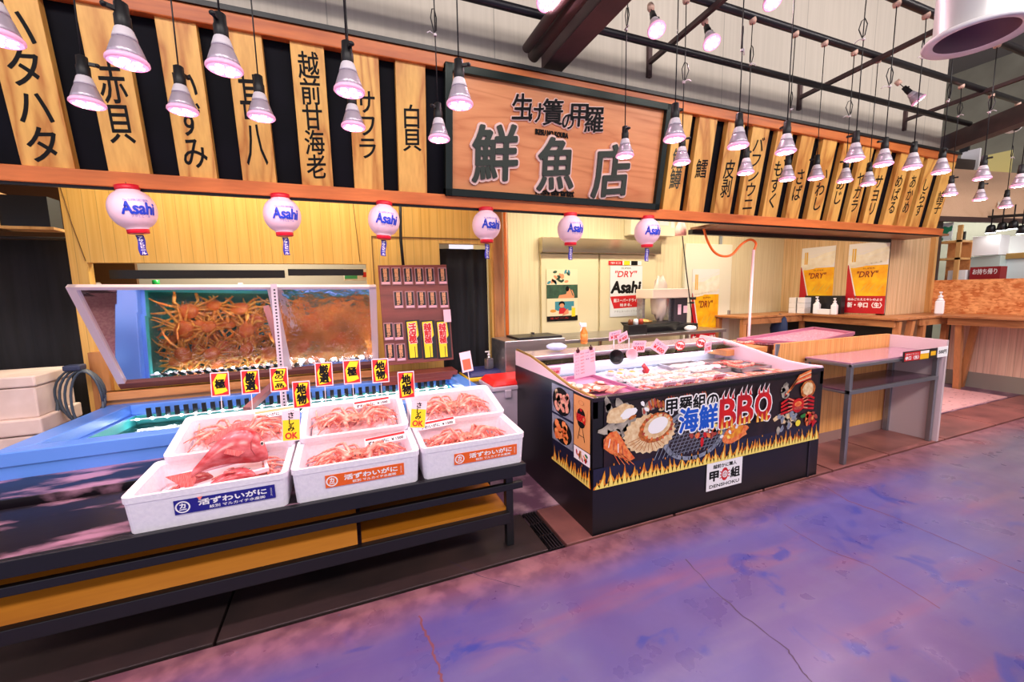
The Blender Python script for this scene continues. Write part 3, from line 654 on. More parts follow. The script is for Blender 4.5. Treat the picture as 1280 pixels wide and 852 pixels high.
# ================================================================== snow crabs
def crab_proto(name, shell, belly, legc, seed=1, label='x', lift=.045, big=1):
    rnd = random.Random(seed); q = thing(name, label, 'crab', (0, 0, -50))
    m = MB(); n0 = 0; m.ell((0, 0, .03), (.056*big, .05*big, .026*big), 20, 10, 0, jit=.02)
    for k in range(9): m.ell((rnd.uniform(-.035, .035), rnd.uniform(-.03, .03), .052), (.006, .006, .005), 6, 4, 0)
    for s in (-1, 1): m.ell((s*.015, -.052, .034), (.005, .007, .005), 6, 4, 2)
    m.ell((0, 0, .018), (.046, .042, .018), 16, 8, 1)
    for k in range(4): m.ell((0, -.02+k*.014, .002), (.02-.003*k, .007, .003), 8, 4, 1)
    part('shell', m, [shell, belly, M_black], q, local=True)
    for s in (-1, 1):
        for k in range(4):
            a = R(28-26*k); d = Vector((s*math.cos(a), -math.sin(a)*-1, 0)); d = Vector((s*math.cos(a), math.sin(R(-18+24*k)), 0)).normalized()
            L = (.22, .25, .24, .19)[k]; w = rnd.uniform(-.01, .02)
            r0 = Vector((s*.042, (-.03+.02*k), .025)); k1 = r0+d*L*.42+Vector((0, 0, lift+w)); k2 = k1+d*L*.33+Vector((0, -.01, -.018)); k3 = k2+d*L*.34+Vector((0, -.03, -lift-w))
            m = MB().tube([r0, r0+d*.02, k1-d*.01, k1], [.011, .013, .0115, .008], 7).tube([k1, k1+(k2-k1)*.15, k2-d*.006, k2], [.008, .0105, .0085, .006], 7).tube([k2, k2+(k3-k2)*.2, k3], [.0065, .007, .002], 7)
            part('leg', m, legc, q, local=True)
        r0 = Vector((s*.035, -.035, .025)); k1 = r0+Vector((s*.05, -.05, .03)); k2 = k1+Vector((-s*.012, -.07, -.015)); 
        m = MB().tube([r0, k1], [.008, .01], 8).tube([k1, k1.lerp(k2, .5), k2], [.01, .014, .011], 8).tube([k2, k2+Vector((s*.01, -.03, .0))], [.008, .002], 6).tube([k2, k2+Vector((-s*.008, -.028, .006))], [.006, .002], 6)
        part('claw', m, legc, q, local=True)
    return q
M_shell = mat('crab_shell_rose', (196, 92, 80), (226, 146, 120), scale=30, rough=.35, sss=.0); M_belly = mat('crab_belly', (250, 226, 190), rough=.4)
M_leg = mat('crab_leg_rose', (216, 100, 88), (248, 178, 158), scale=26, rough=.3)
M_bsh = mat('live_crab_shell', (226, 104, 40), (246, 150, 70), scale=20, rough=.3); M_bleg = mat('live_crab_leg', (238, 136, 54), (252, 190, 90), scale=20, rough=.3)
M_bel2 = mat('live_crab_belly', (230, 190, 130), rough=.4)
cp = crab_proto('snow_crab', M_shell, M_belly, M_leg, 1); cl = crab_proto('live_crab', M_bsh, M_bel2, M_bleg, 3, lift=.018, big=1.35)
def place(first, used, loc, rot, label, group, scale=1):
    if not used:
        used.append(1); first.location = loc; first.rotation_euler = rot; first.scale = (scale,)*3; first['label'] = label; first['group'] = group; LOC[first.name] = Vector(loc); return first
    return dup(first, loc, rot, label, group, scale)
u_cl = []; rnd = random.Random(5)
n = 0
for layer in range(3):
    for i in range(10):
        for j in range(3):
            x = -1.44+i*.25+(0, .12, .05)[layer]+rnd.uniform(-.06, .06); y = 3.24+j*.22+(0, .1, -.02)[layer]+rnd.uniform(-.04, .04)
            if y > 3.8 or x > .84: continue
            place(cl, u_cl, (x, y, .34+layer*.06), (rnd.uniform(-.3, .3), rnd.uniform(-.3, .3), rnd.uniform(0, 6.28)), 'brown live crab heaped under water in the blue tank', 'live crabs in the blue tank', rnd.uniform(.8, 1.05)); n += 1
# ================================================================== white foam boxes
M_foam = mat('white_foam', (240, 234, 242), (232, 226, 236), scale=60, rough=.6, bump=.15)
def rrect(x, y, r, n=4):
    pts = []
    for cx, cy, a0 in ((x-r, y-r, 0), (-x+r, y-r, 90), (-x+r, -y+r, 180), (x-r, -y+r, 270)):
        for k in range(n+1): a = R(a0+90*k/n); pts.append((cx+r*math.cos(a), cy+r*math.sin(a)))
    return pts
def foam_box(name, label, loc, rot, w, d, h, grp):
    q = thing(name, label, 'foam box', loc, rot, grp); m = MB()
    lo = [(rrect(w/2-.012, d/2-.012, .025), 0), (rrect(w/2-.004, d/2-.004, .028), h-.03), (rrect(w/2, d/2, .03), h-.028), (rrect(w/2, d/2, .03), h), (rrect(w/2-.014, d/2-.014, .025), h), (rrect(w/2-.016, d/2-.016, .025), h-.01),
          (rrect(w/2-.03, d/2-.03, .025), h-.01), (rrect(w/2-.045, d/2-.045, .03), .03)]
    N = len(lo[0][0]); vs = [(x, y, z) for pts, z in lo for x, y in pts]; fs = []
    for i in range(len(lo)-1):
        for j in range(N): fs.append((i*N+j, i*N+(j+1) % N, (i+1)*N+(j+1) % N, (i+1)*N+j))
    fs.append(tuple(range(N))[::-1]); fs.append(tuple((len(lo)-1)*N+j for j in range(N))); m.add(vs, fs)
    part('foam_body', m, M_foam, q, local=True); return q
def box_label(q, x, z, w, col, d, h):
    D = Dec((x, -d/2+.0015, z), (1, 0, 0), (0, 0, 1), (0, -1, 0)); H = w*.17; D.slab(-w/2, w/2, -H/2, H/2, .006)
    D.ring(-w*.42, 0, H*.33, H*.42, 1, 1); D.text('カ', -w*.42, H*.09, h=H*.34, mi=1, bold=.05); D.text('一', -w*.42, -H*.18, w=H*.4, h=H*.07, mi=1)
    D.text('活ずわいがに', w*.07, H*.14, h=H*.42, w=w*.68, mi=1, bold=.045); D.text('紋別 マルカイチ水産㈱', w*.11, -H*.28, h=H*.22, w=w*.56, mi=1, bold=.02); D.vtext('日ロ丸', w*.46, 0, H*.6, w*.02, mi=1)
    part('sticker', D, [col, M_paper], q, local=True)
FR = [(-.605, .61, M_navy, .06), (.01, .595, M_org, .03), (.61, .585, M_org, .06)]
fb = []
names = [('at the left holding a red fish', 'blue'), ('in the middle', 'orange'), ('at the right end', 'orange')]
for i, (x, w, col, lx) in enumerate(FR):
    q = foam_box('foam_box', 'white foam box %s of the front row, %s sticker' % names[i], (x, 2.085+.19, .522), (R(3), 0, 0), w, .375, [.175, .18, .185][i], 'foam boxes of crab on the black table')
    box_label(q, lx, .095, w*.62, col, .375, .18); fb.append(q)
BR = [(-.585, .57), (.01, .58), (.615, .58)]
for i, (x, w) in enumerate(BR):
    q = foam_box('foam_box', 'white foam box tilted up in the back row, %s' % ('at the left behind the red fish', 'in the middle', 'at the right end')[i], (x, 2.63, .63), (R(15), 0, 0), w, .385, .16, 'foam boxes of crab on the black table'); fb.append(q)
one('prop_plank', MB().box(-.88, .89, 2.5, 2.66, .555, .6), W_plain, 'wood plank propping up the back row of foam boxes', 'plank')
u_c = []
def inbox(q, x, y, z, rz, sc, tl, tx=0):
    Mq = Matrix.Translation(q.location) @ q.rotation_euler.to_matrix().to_4x4(); P = Mq @ Vector((x, y, z)); e = q.rotation_euler
    return place(cp, u_c, P, (e.x+tx, 0, rz), tl, 'crabs lying in the foam boxes', sc)
bn = ['left front foam box', 'middle front foam box', 'right front foam box', 'left back foam box', 'middle back foam box', 'right back foam box']
for i, q in enumerate(fb):
    pts = [(-.055, .05, R(172)), (.05, .06, R(8)), (0, .0, R(2))] if i else [(-.13, .03, R(95)), (.12, .06, R(-8))]
    for k, (x, y, rz) in enumerate(pts):
        inbox(q, x, y, .075+.02*k, rz+rnd.uniform(-.1, .1), ([.62, .62, .8][k] if i else [.55, .6][k]), 'rosy snow crab %s in the %s' % (('lying at the left', 'lying at the right', 'lying on top in front')[k], bn[i]), R(rnd.uniform(-8, 8)))
for i, q in enumerate(fb):
    for k in range(2 if i else 1): inbox(q, (.17, -.17)[k], .06 if i else .08, .07, R(80+20*k), .5, 'small rosy snow crab at the %s end of the %s' % (('right', 'left')[k], bn[i]), 0)
for i, q in enumerate(fb):   # crushed ice under the crabs
    m = MB(); w = (FR+BR)[i][1]/2-.05; rr = random.Random(i); nx, ny = 26, 14; vs = []; fs = []
    for a in range(nx):
        for b in range(ny): vs.append((-w+2*w*a/(nx-1), -.14+.28*b/(ny-1), .066+rr.uniform(-.008, .008)))
    for a in range(nx-1):
        for b in range(ny-1): fs.append((a*ny+b, (a+1)*ny+b, (a+1)*ny+b+1, a*ny+b+1))
    m.add(vs, fs); Mq = Matrix.Translation(q.location) @ q.rotation_euler.to_matrix().to_4x4(); m.tf(Mq)
    o = bpy.data.objects.new('crushed_ice', m.mesh('crushed_ice', [mat('pink_ice', (244, 200, 204), (232, 146, 148), scale=14, rough=.25, ramp=(.5, .66))])); C.objects.link(o)
    tag(o, 'bed of crushed ice with loose legs in the '+bn[i], 'ice'); o['kind'] = 'stuff'
# ------------------------------------------------------------------ sea bream on a foam tray
M_fish = mat('bream_skin', (160, 40, 44), (210, 116, 120), scale=9, stretch=(1, 1, 2.4), rough=.2, bump=.08); M_fin2 = mat('bream_fin', (186, 62, 60), (222, 122, 116), scale=40, stretch=(6, 1, 1), rough=.3)
def fish(name, label, grp, L=.4):
    q = thing(name, label, 'fish', (0, 0, -40), group=grp); m = MB(); N = 20; vs = []; fs = []
    prof = [(0, .012, .0), (.04, .05, .01), (.12, .092, .012), (.24, .122, .014), (.38, .128, .012), (.52, .115, .006), (.66, .085, -.002), (.78, .052, -.008), (.86, .032, -.012), (.92, .03, -.012)]
    for t, hh, cz in prof:
        for j in range(N):
            a = 2*math.pi*j/N; wd = hh*.46; yy = wd*math.cos(a); zz = hh*math.sin(a)*(1.0 if math.sin(a) > 0 else .72)
            vs.append(((t-.5)*L, yy, zz*L*2.05+cz+.10-(.26 if t > .45 else .14)*(t-.45)**2*4*L))
    for i in range(len(prof)-1):
        for j in range(N): fs.append((i*N+j, (i+1)*N+j, (i+1)*N+(j+1) % N, i*N+(j+1) % N))
    fs.append(tuple(range(N))); fs.append(tuple((len(prof)-1)*N+j for j in range(N))[::-1]); m.add(vs, fs, 0, True); sub = part('body', m, M_fish, q, local=True)
    md = sub.modifiers.new('smooth', 'SUBSURF'); md.levels = 1; md.render_levels = 1
    bx = .42*L; zc = .085
    m = MB().prism([(0, .02), (.10, .075), (.07, .0), (.09, -.085), (0, -.02)], (bx-.015, -.001, -.0), (.8, 0, -.6), (.6, 0, .8), (0, .003, 0)); part('tail_fin', m, M_fin2, q, local=True)
    m = MB().prism([(-.1, .0), (-.08, .018), (-.02, .026), (.05, .022), (.12, .008), (.12, -.01), (0, -.012)], (.0, -.001, .192), (1, 0, -.42), (.3, 0, 1), (0, .003, 0)); part('dorsal_fin', m, M_fin2, q, local=True)
    m = MB().prism([(0, 0), (.09, .015), (.1, -.005), (.03, -.022)], (-.075, .062, .085), (1, .12, 0), (0, .1, 1), (0, .003, 0)); part('pectoral_fin', m, M_fin2, q, local=True)
    for s in (-1, 1):
        e = part('eye', MB().ell((-.158, s*.031, .122), (.012, .006, .012), 14, 8).ell((-.158, s*.036, .122), (.007, .003, .007), 12, 6, 1), [mat('fish_eye_ring', (200, 190, 180), rough=.2), M_black], q, local=True)
    m = MB().tube([(-.118, .050, .165), (-.103, .056, .13), (-.105, .054, .095), (-.125, .044, .07)], .0016, 5).tube([(-.2, -.01, .085), (-.178, -.028, .082)], .0016, 5); part('gill_line', m, mat('gill_dark', (150, 40, 44), rough=.4), q, local=True)
    return q
fi = fish('sea_bream', 'whole red sea bream propped upright on a foam tray in the left box', 'red fish in the left foam box')
fi.location = PZ(283, 592, .68)+Vector((0, .02, 0)); fi.rotation_euler = (R(24), R(-9), R(190)); fi.scale = (.82, .9, 1.0)
f2 = dup(fi, Vector((-.55, 2.14, .65)), (R(80), R(2), R(188)), 'red sea bream lying under the foam tray in the left box', 'red fish in the left foam box', .55)
f3 = dup(fi, Vector((-.70, 2.20, .65)), (R(80), R(4), R(200)), 'red sea bream at the left with only its tail showing', 'red fish in the left foam box', .42)
m = MB(); 
m.hexa([(-.15, -.07, 0), (.15, -.07, 0), (.15, .07, 0), (-.15, .07, 0)], [(-.15, -.07, .005), (.15, -.07, .005), (.15, .07, .005), (-.15, .07, .005)])
for a in ((-.17, .17, -.09, -.075), (-.17, .17, .075, .09), (-.17, -.155, -.075, .075), (.155, .17, -.075, .075)): m.box(*a, 0, .022)
m.tf(Matrix.Translation(PZ(283, 592, .655)) @ Euler((R(8), R(-3), R(14))).to_matrix().to_4x4()); one('foam_tray', m, mat('tray_foam', (244, 210, 220), rough=.5), 'small white foam tray under the red fish', 'tray', bevel=.004)
# ------------------------------------------------------------------ picks and strips
def pick(u, v, Y, zb, text, lab, wpx=24, hpx=38, ok=False, tilt=0):
    P = PY(u, v, Y); dep = (CM @ (P-Vector((0, 0, HC)))).z; w, h = wpx*dep/FP, hpx*dep/FP
    q = thing('price_pick', lab, 'price card', P, (R(-6), R(tilt), R(-4)), 'cards on sticks in the foam boxes')
    D = Dec((0, 0, 0), (1, 0, 0), (0, 0, 1), (0, -1, 0)); D.slab(-w/2, w/2, -h/2, h/2, .002)
    if not ok:
        D.rect(-w*.45, w*.45, -h*.46, h*.46, 1, 1); D.poly([(-.3*w, -.42*h), (-.38*w, .1*h), (-.1*w, .44*h), (.4*w, .42*h), (.2*w, .0), (.4*w, -.3*h), (.1*w, -.38*h)], 2, 2); D.vtext(text, 0, .02*h, h*(.36 if len(text) == 1 else .72), w*.52, mi=3, l=3, bold=.05)
    else:
        D.rect(-w*.47, w*.47, -h*.47, h*.2, 2, 1); D.vtext('さしみ', 0, h*.14, h*.62, w*.36, mi=3, l=3, bold=.03); D.text('OK', 0, -h*.32, h=h*.2, w=w*.66, mi=1, l=3, bold=.04)
    part('card', D, [mat('pink_card', (250, 214, 224), rough=.5), M_red, M_yel, M_ink], q, local=True)
    part('stick', MB().tube([(0, .004, 0), (0, .004, zb-P.z)], .0018, 5), M_tie, q, local=True); return q
for a in ((275, 480, 2.72, '極', 'card lettered 極 on a stick, leftmost of the red and yellow cards'), (313, 477, 2.74, '厳選', 'card lettered 厳選 on a stick, second from the left'), (349, 474, 2.76, '旬の一品', 'card lettered 旬の一品 on a stick behind the left boxes'),
          (377, 493, 2.47, '地物', 'card lettered 地物 standing between the left and middle boxes'), (405, 467.5, 2.76, '厳選', 'card lettered 厳選 on a stick behind the middle box'), (440, 464.5, 2.78, '極', 'card lettered 極 on a stick behind the middle box'),
          (475.5, 463, 2.8, '地物', 'card lettered 地物 on a stick behind the middle box at its right'), (508, 481, 2.47, '地物', 'card lettered 地物 standing between the middle and right boxes')):
    pick(*a[:3], .62, *a[3:], *( (20, 34) if a[2] < 2.5 else (20, 30)), False)
pick(364, 532, 2.3, .62, '', 'yellow さしみOK card between the left and middle boxes', 20, 38, True, 2)
pick(523, 518, 2.3, .62, '', 'yellow さしみOK card between the middle and right boxes', 19, 34, True, 8)
P = PY(583, 452, 2.9)
q = thing('price_pick', 'pink and orange photo card on a stick at the right back foam box', 'price card', P, (0, R(-8), 0), 'cards on sticks in the foam boxes')
D = Dec((0, 0, 0), (1, 0, 0), (0, 0, 1), (0, -1, 0)).slab(-.042, .042, -.075, .075, .002).rect(-.03, .03, -.06, .02, 1, 1); part('card', D, [mat('pink_card', (250, 214, 224)), mat('photo_orange', (222, 110, 80), rough=.5)], q, local=True)
part('stick', MB().tube([(0, .004, 0), (0, .004, -.4)], .0025, 5), M_tie, q, local=True)
for (u, v, Y, lab, g) in ((345, 515, 2.72, 'left back', 1), (443+22, 494+9, 2.72, 'middle back', 0), (482, 548, 2.32, 'middle front', 0), (546, 529, 2.36, 'right front', 0)):
    P = PY(u, v, Y); dep = P.y*1.02; q = thing('name_strip', 'white handwritten strip with price on the %s foam box' % lab, 'label', P, (R(-20), R(-3), R(2)), 'handwritten strips on the foam boxes')
    D = Dec((0, 0, 0), (1, 0, 0), (0, 0, 1), (0, -1, 0)).slab(-.11, .11, -.022, .022, .002).rect(-.105, .105, .008, .02, 1, 1).text('ずわいがに ￥1500', 0, -.008, h=.018, w=.19, mi=2, l=2, bold=.03)
    part('card', D, [M_paper, M_red if not g else mat('sage_print', (190, 180, 120)), M_ink], q, local=True)
for u0, v0, u1, v1 in ((546, 505, 515, 440), (557, 500, 548, 445)):
    pass
# ================================================================== souvenir card board
W_board = wood('red_brown_board', (136, 66, 60), (104, 46, 44), 'x', 7, rough=.4)
BL, BR_, TL, TR = PY(482, 457, 3.86), PY(567, 449, 3.86), PY(471, 331, 3.98), PY(559, 331, 3.98)
Ub = (BR_-BL).normalized(); Vb = ((TL+TR)/2-(BL+BR_)/2).normalized(); wB = (BR_-BL).length; hB = ((TL+TR)/2-(BL+BR_)/2).length
Nb = Ub.cross(Vb); Ob = (BL+BR_)/2
bd = thing('card_board', 'red-brown wooden display board hung with rows of small black packets', 'display board', Ob)
part('board', Dec(Ob, Ub, Vb, Nb).slab(-wB/2, wB/2, 0, hB, .02), W_board, bd, .002)
part('back_leg', MB().bar(Ob+Vb*hB*.8-Nb*.02, Ob+Vector((0, .16, 0)), .03, .02), W_board, bd)
M_pk = mat('packet_black', (34, 20, 26), rough=.3); M_pkf = mat('packet_figures', (216, 150, 110), rough=.4); M_pkp = mat('packet_pink', (238, 170, 190), rough=.4)
def bq(u, v):
    d = ray(u, v); P0 = Ob-Vector((0, 0, HC)); P = d*(Nb.dot(P0)/Nb.dot(d)); q = P-P0; return q.dot(Ub), q.dot(Vb)
k = 0
def packet(u, v, lab):
    x, y = bq(u, v); D = Dec(Ob+Ub*x+Vb*y+Nb*.012, Ub, Vb, Nb); w, h = .082, .16
    q = thing('hanging_packet', lab, 'packet', D.o, group='black packets on the display board')
    D.slab(-w/2, w/2, -h/2, h/2, .01, 3).rect(-w*.42, w*.42, -h*.4, h*.44, 0, 1).vtext('越前が', 0, .01, h*.74, w*.4, mi=1, l=2, bold=.05).rect(-w*.42, w*.42, -h*.46, -h*.34, 2, 2); part('packet', D, [M_pk, M_pkf, M_pkp, mat('packet_card', (170, 120, 130), rough=.3)], q)
rows = [('top row', 345, (481, 495, 509.5, 523.5, 537, 552.5)), ('second row', 374.5, (497.5, 512, 526.5, 540, 554.5)), ('third row', 414, (485.5, 498)), ('bottom row', 440, (487.5, 501))]
for rn, v, us in rows:
    for i, u in enumerate(us): packet(u, v, 'small black packet in the %s of the display board, %s from the left' % (rn, ORD[i]))
for i, u in enumerate((517, 536, 554.5)):
    x, y = bq(u, 424); D = Dec(Ob+Ub*x+Vb*y+Nb*.012, Ub, Vb, Nb); w, h = .13, .36; q = thing('hanging_pennant', 'long yellow and black packet with red brush letters, %s from the left' % ORD[i], 'packet', D.o, group='yellow packets on the display board')
    D.slab(-w/2, w/2, -h/2, h/2, .01, 0).poly([(-.36*w, -.47*h), (-.42*w, .46*h), (.3*w, .47*h), (.36*w, .1*h), (.2*w, .02*h), (.18*w, -.47*h)], 1, 1).rect(.0, .05*w, -.47*h, -.18*h, 0, 2)
    D.vtext(('活', '越前', '越前')[i]+'極', -.06*w, .16*h, h*.52, w*.52, mi=2, l=2, bold=.1, em=.0 or None).vtext(('活', '越前', '越前')[i]+'極', -.06*w, .16*h, h*.52, w*.52, mi=3, l=3, bold=.05); part('packet', D, [M_black, M_yel, M_paper, M_red], q)
x, y = bq(558, 395); D = Dec(Ob+Ub*x+Vb*y+Nb*.03, Ub, Vb, Nb).slab(-.035, .035, -.06, .06, .002); one('paper_tag', D, M_pinkpaper, 'small blank white tag hanging at the right edge of the display board', 'tag')
one('board_stool', MB().box(.22, .95, 3.78, 4.02, .72, .76).box(.24, .3, 3.97, 4.03, 0, .72).box(.87, .93, 3.97, 4.03, 0, .72).box(.26, .9, 3.78, 3.8, .68, .72), W_board, 'red-brown wooden shelf carrying the packet display board', 'shelf', bevel=.003)
one('wooden_brace', MB().bar(PZ(309, 512, .71), PZ(352, 478, .78)+Vector((0, .0, .04)), .05, .04), wood('wet_wood', (150, 96, 96), (110, 66, 70), 'y', 8), 'wet wooden stick leaning across the tank rim', 'stick')
# ================================================================== left: curtain, boxes, hose
def curtain(name, label, x0, x1, y, z0, z1, amp=.03, nf=6, cat='curtain'):
    m = MB(); nx, nz = 60, 10; vs = []; fs = []
    for i in range(nx):
        for j in range(nz): t = i/(nx-1); z = z0+(z1-z0)*j/(nz-1); vs.append((x0+(x1-x0)*t, y+amp*math.sin(t*nf*6.28+.4*math.sin(j*.7))*(.5+.5*math.cos(t*9)), z))
    for i in range(nx-1):
        for j in range(nz-1): fs.append((i*nz+j, (i+1)*nz+j, (i+1)*nz+j+1, i*nz+j+1))
    m.add(vs, fs, 0, True); o = one(name, m, M_cloth, label, cat); md = o.modifiers.new('cloth_thickness', 'SOLIDIFY'); md.thickness = .004; return o
curtain('black_curtain', 'wide black curtain closing the dark passage at the left edge', -4.3, -2.02, 4.5, .06, 1.975, .03, 5)
one('curtain_rail', MB().tube([(-4.3, 4.5, 1.99), (-1.9, 4.5, 1.99)], .012, 8), M_pipe, 'thin rail above the black curtain at the left', 'rail')
curtain('door_curtain', 'black split curtain hanging in the doorway beside the packet board', .9, 1.41, 4.2, .05, 1.94, .02, 4)
one('wall_box', MB().box(-2.28, -2.0, 4.2, 4.35, 2.04, 2.26).box(-2.3, -2.27, 4.19, 4.36, 2.02, 2.28, 1).box(-2.3, -1.98, 4.19, 4.36, 2.02, 2.04, 1), [M_black, W_ply], 'dark box with pale edges high at the left by the yellow wall', 'box')
one('upright_post', MB().box(-1.83, -1.72, 4.05, 4.1, 0, 1.1), W_plainz, 'short wooden post behind the coiled hose', 'post')
m = MB(); P = Vector((-1.86, 3.96, .93))
for k in range(4):
    r = .15+.012*k; pts = [P+Vector((r*math.cos(a*6.28/24)*(.95-.16*k)+.02*k, -.022*k, r*1.25*math.sin(a*6.28/24)-.12-.02*k)) for a in range(25)]; m.tube(pts, .008, 8)
m.tube([P+Vector((-.13, 0, -.15)), P+Vector((-.15, -.05, -.5)), P+Vector((-.1, -.1, -.7)), P+Vector((.1, -.1, -.9))], .011, 8)
hz = thing('coiled_hose', 'dark grey water hose coiled on the post left of the tank', 'hose', P); part('hose', m, mat('hose_grey', (62, 74, 86), rough=.4), hz); part('tie', MB().box(P.x-.05, P.x+.05, P.y-.07, P.y+.02, P.z+.06, P.z+.1), mat('tie_blue', (40, 50, 80), rough=.5), hz, .01)
M_box = mat('aged_foam', (226, 206, 196), (214, 192, 180), scale=7, rough=.7)
def side_box(z0, z1, x1, y0, y1, lab):
    q = thing('foam_crate', lab, 'box', (x1-.4, (y0+y1)/2, z0), group='old foam crates at the left edge'); h = z1-z0
    part('crate_body', MB().box(x1-.8, x1, y0, y1, z0, z1-h*.28), M_box, q, .01); part('crate_lid', MB().box(x1-.81, x1+.012, y0-.012, y1+.012, z1-h*.26, z1), M_box, q, .012)
    part('tape', MB().box(x1-.79, x1-.6, y0-.014, y0-.012, z0+.05, z1-.02), mat('brown_tape', (176, 112, 70), rough=.4), q)
P1, P2 = PY(48, 545, 3.75), PY(37, 470, 3.75)
side_box(P1.z-.3, PY(50, 522, 3.75).z, P1.x+.02, 3.75, 4.2, 'lower worn white foam crate at the left edge')
side_box(PY(50, 522, 3.75).z, P2.z, P2.x, 3.78, 4.2, 'upper worn white foam crate with brown tape at the left edge')
one('crate_stand', MB().box(P1.x-.8, P1.x, 3.8, 4.2, 0, P1.z-.3), M_black, 'dark stand under the old foam crates', 'stand')
# seen through the hatch
one('hatch_blind', MB().box(-1.74, -.5, 4.3, 4.34, 1.66, 1.73).box(-.47, .18, 4.3, 4.34, 1.68, 1.74), [M_black], 'narrow black rail across the serving hatch', 'rail')
one('white_shelf_rail', MB().box(-.95, -.05, 5.1, 5.4, 1.50, 1.56), M_white, 'white shelf edge inside the serving hatch', 'shelf')
m = MB().lathe([(.06, 0), (.065, .12), (.03, .22), (.03, .26)], 16, o=(-1.75, 5.2, 1.42)); one('green_bottle', m, mat('green_plastic', (20, 170, 80), rough=.3), 'green plastic bottle inside the serving hatch', 'bottle')
m = MB().lathe([(.08, 0), (.1, .1), (.05, .24), (.02, .3)], 16, o=(-2.2, 5.2, 1.36)); one('white_bag', m, M_white, 'white bag inside the serving hatch at its left end', 'bag')
m = MB().box(-2.6, .9, 5.0, 5.5, 1.3, 1.36); one('back_shelf', m, M_steel, 'steel shelf running across the room behind the hatch', 'shelf')
q = thing('exit_box', 'small green and white lettered box inside the hatch at the right', 'box', (.2, 5.3, 1.72)); part('casing', MB().box(.0, .42, 5.3, 5.36, 1.66, 1.80), M_white, q)
part('strip', Dec((.21, 5.299, 1.73), (1, 0, 0), (0, 0, 1), (0, -1, 0)).rect(-.2, -.06, -.05, .05, 0, 1).rect(0, .16, -.03, .03, 1, 1), [mat('sign_green', (60, 170, 120)), M_red], q)

q = thing('black_cable', 'thick black cable hanging down the yellow wall behind the packet board', 'cable', PY(500, 244, 4.0))
part('cable', MB().tube([PY(500, 240, 4.0), PY(500.5, 270, 4.0), PY(501, 300, 4.0), PY(504.5, 335, 4.0)], .014, 8), M_cord, q)
for i, q in enumerate(fb[3:5]):
    Mq = Matrix.Translation(q.location) @ q.rotation_euler.to_matrix().to_4x4(); m = MB().tube([Mq @ Vector((-.2, .02, .08)), Mq @ Vector((-.215, .1, .1)), Mq @ Vector((-.22, .15, .13))], [.008, .008, .003], 7)
    one('crab_scrap', m, M_leg, 'loose red crab leg leaning on the back rim of the %s' % bn[3+i], 'crab scrap')
# ================================================================== chilled display counter with the barbecue banner
M_lam = mat('black_laminate', (16, 14, 18), rough=.35); M_cabp = mat('pink_white_steel', (236, 206, 220), rough=.3, metal=.1); M_inner = mat('white_enamel', (238, 236, 244), rough=.25)
M_gold = mat('brass_edge', (176, 142, 84), rough=.35, metal=.6)
CX0, CX1, CY0, CY1 = 1.31, 3.40, 2.012, 3.2
cab = thing('display_counter', 'black chilled seafood counter with a barbecue banner and sloping sides', 'counter', ((CX0+CX1)/2, 2.6, 0))
m = MB().box(CX0, CX1, CY0, CY1, 0, .74); m.box(CX0, CX1, CY0, CY0+.035, .74, .855); part('body', m, M_lam, cab)
prof = [(CY0, .74), (CY0, .868), (2.12, .862), (2.28, .87), (2.45, .9), (2.7, .95), (2.92, .985), (CY1, 1.0), (CY1, .74)]
blk = [(CY0, .74), (CY0, .866), (2.12, .86), (2.3, .87), (2.5, .878), (CY1, .876), (CY1, .74)]
for x, lb in ((CX0, 'left side panel'), (CX1-.035, 'right side panel')):
    part('side_panel', MB().prism(prof, (x+.001, 0, 0), (0, 1, 0), (0, 0, 1), (.034, 0, 0)), M_cabp, cab)
for x in (CX0-.003, CX1-.001): part('side_cover', MB().prism(blk, (x, 0, 0), (0, 1, 0), (0, 0, 1), (.004, 0, 0)), M_lam, cab)
for x in (CX0+.016, CX1-.018):
    part('edge_trim', MB().tube([(x, y, z+.004) for y, z in prof[1:-1]], .011, 8), M_gold if x < 2 else M_cabp, cab)
part('front_rail', MB().box(CX0, CX1, CY0-.004, CY0+.04, .84, .866), mat('dark_rail', (44, 34, 46), rough=.25, metal=.3), cab, .004)
part('inner_lining', MB().box(CX0+.036, CX1-.036, 3.0, 3.01, .74, .965).box(CX0+.036, CX1-.036, CY0+.036, 3.0, .742, .75), M_inner, cab)
part('back_shelf', MB().box(CX0+.036, CX1-.036, 2.9, CY1, .965, .985).box(CX0+.036, CX1-.036, 2.9, 2.92, .9, .97).box(CX0+.036, CX1-.036, 3.18, CY1, .74, .97), mat('shelf_steel', (206, 186, 200), rough=.25, metal=.6), cab, .003)
part('light_tube', MB().bar((CX0+.35, 2.955, .89), (CX1-.1, 2.955, .89), .03, .012), mat('counter_tube_glow', (235, 245, 255), emit=4, ecol=(225, 238, 255)), cab)
part('air_grille', MB().box(CX0+.04, CX1-.04, 2.965, 3.0, .765, .80), mat('grille_grey', (150, 160, 176), rough=.3, metal=.5), cab, .004)
part('glass_shelf', MB().hexa([(CX0+.04, 2.72, .945), (CX1-.04, 2.72, .945), (CX1-.04, 2.9, .97), (CX0+.04, 2.9, .97)], [(CX0+.04, 2.72, .951), (CX1-.04, 2.72, .951), (CX1-.04, 2.9, .976), (CX0+.04, 2.9, .976)]), clear('counter_glass', (240, 236, 240), .94, ior=1.12), cab)
part('kick_plate', MB().box(3.28, 3.30, CY0-.006, CY0, .0, .3), mat('dark_joint', (34, 30, 40), rough=.4), cab)
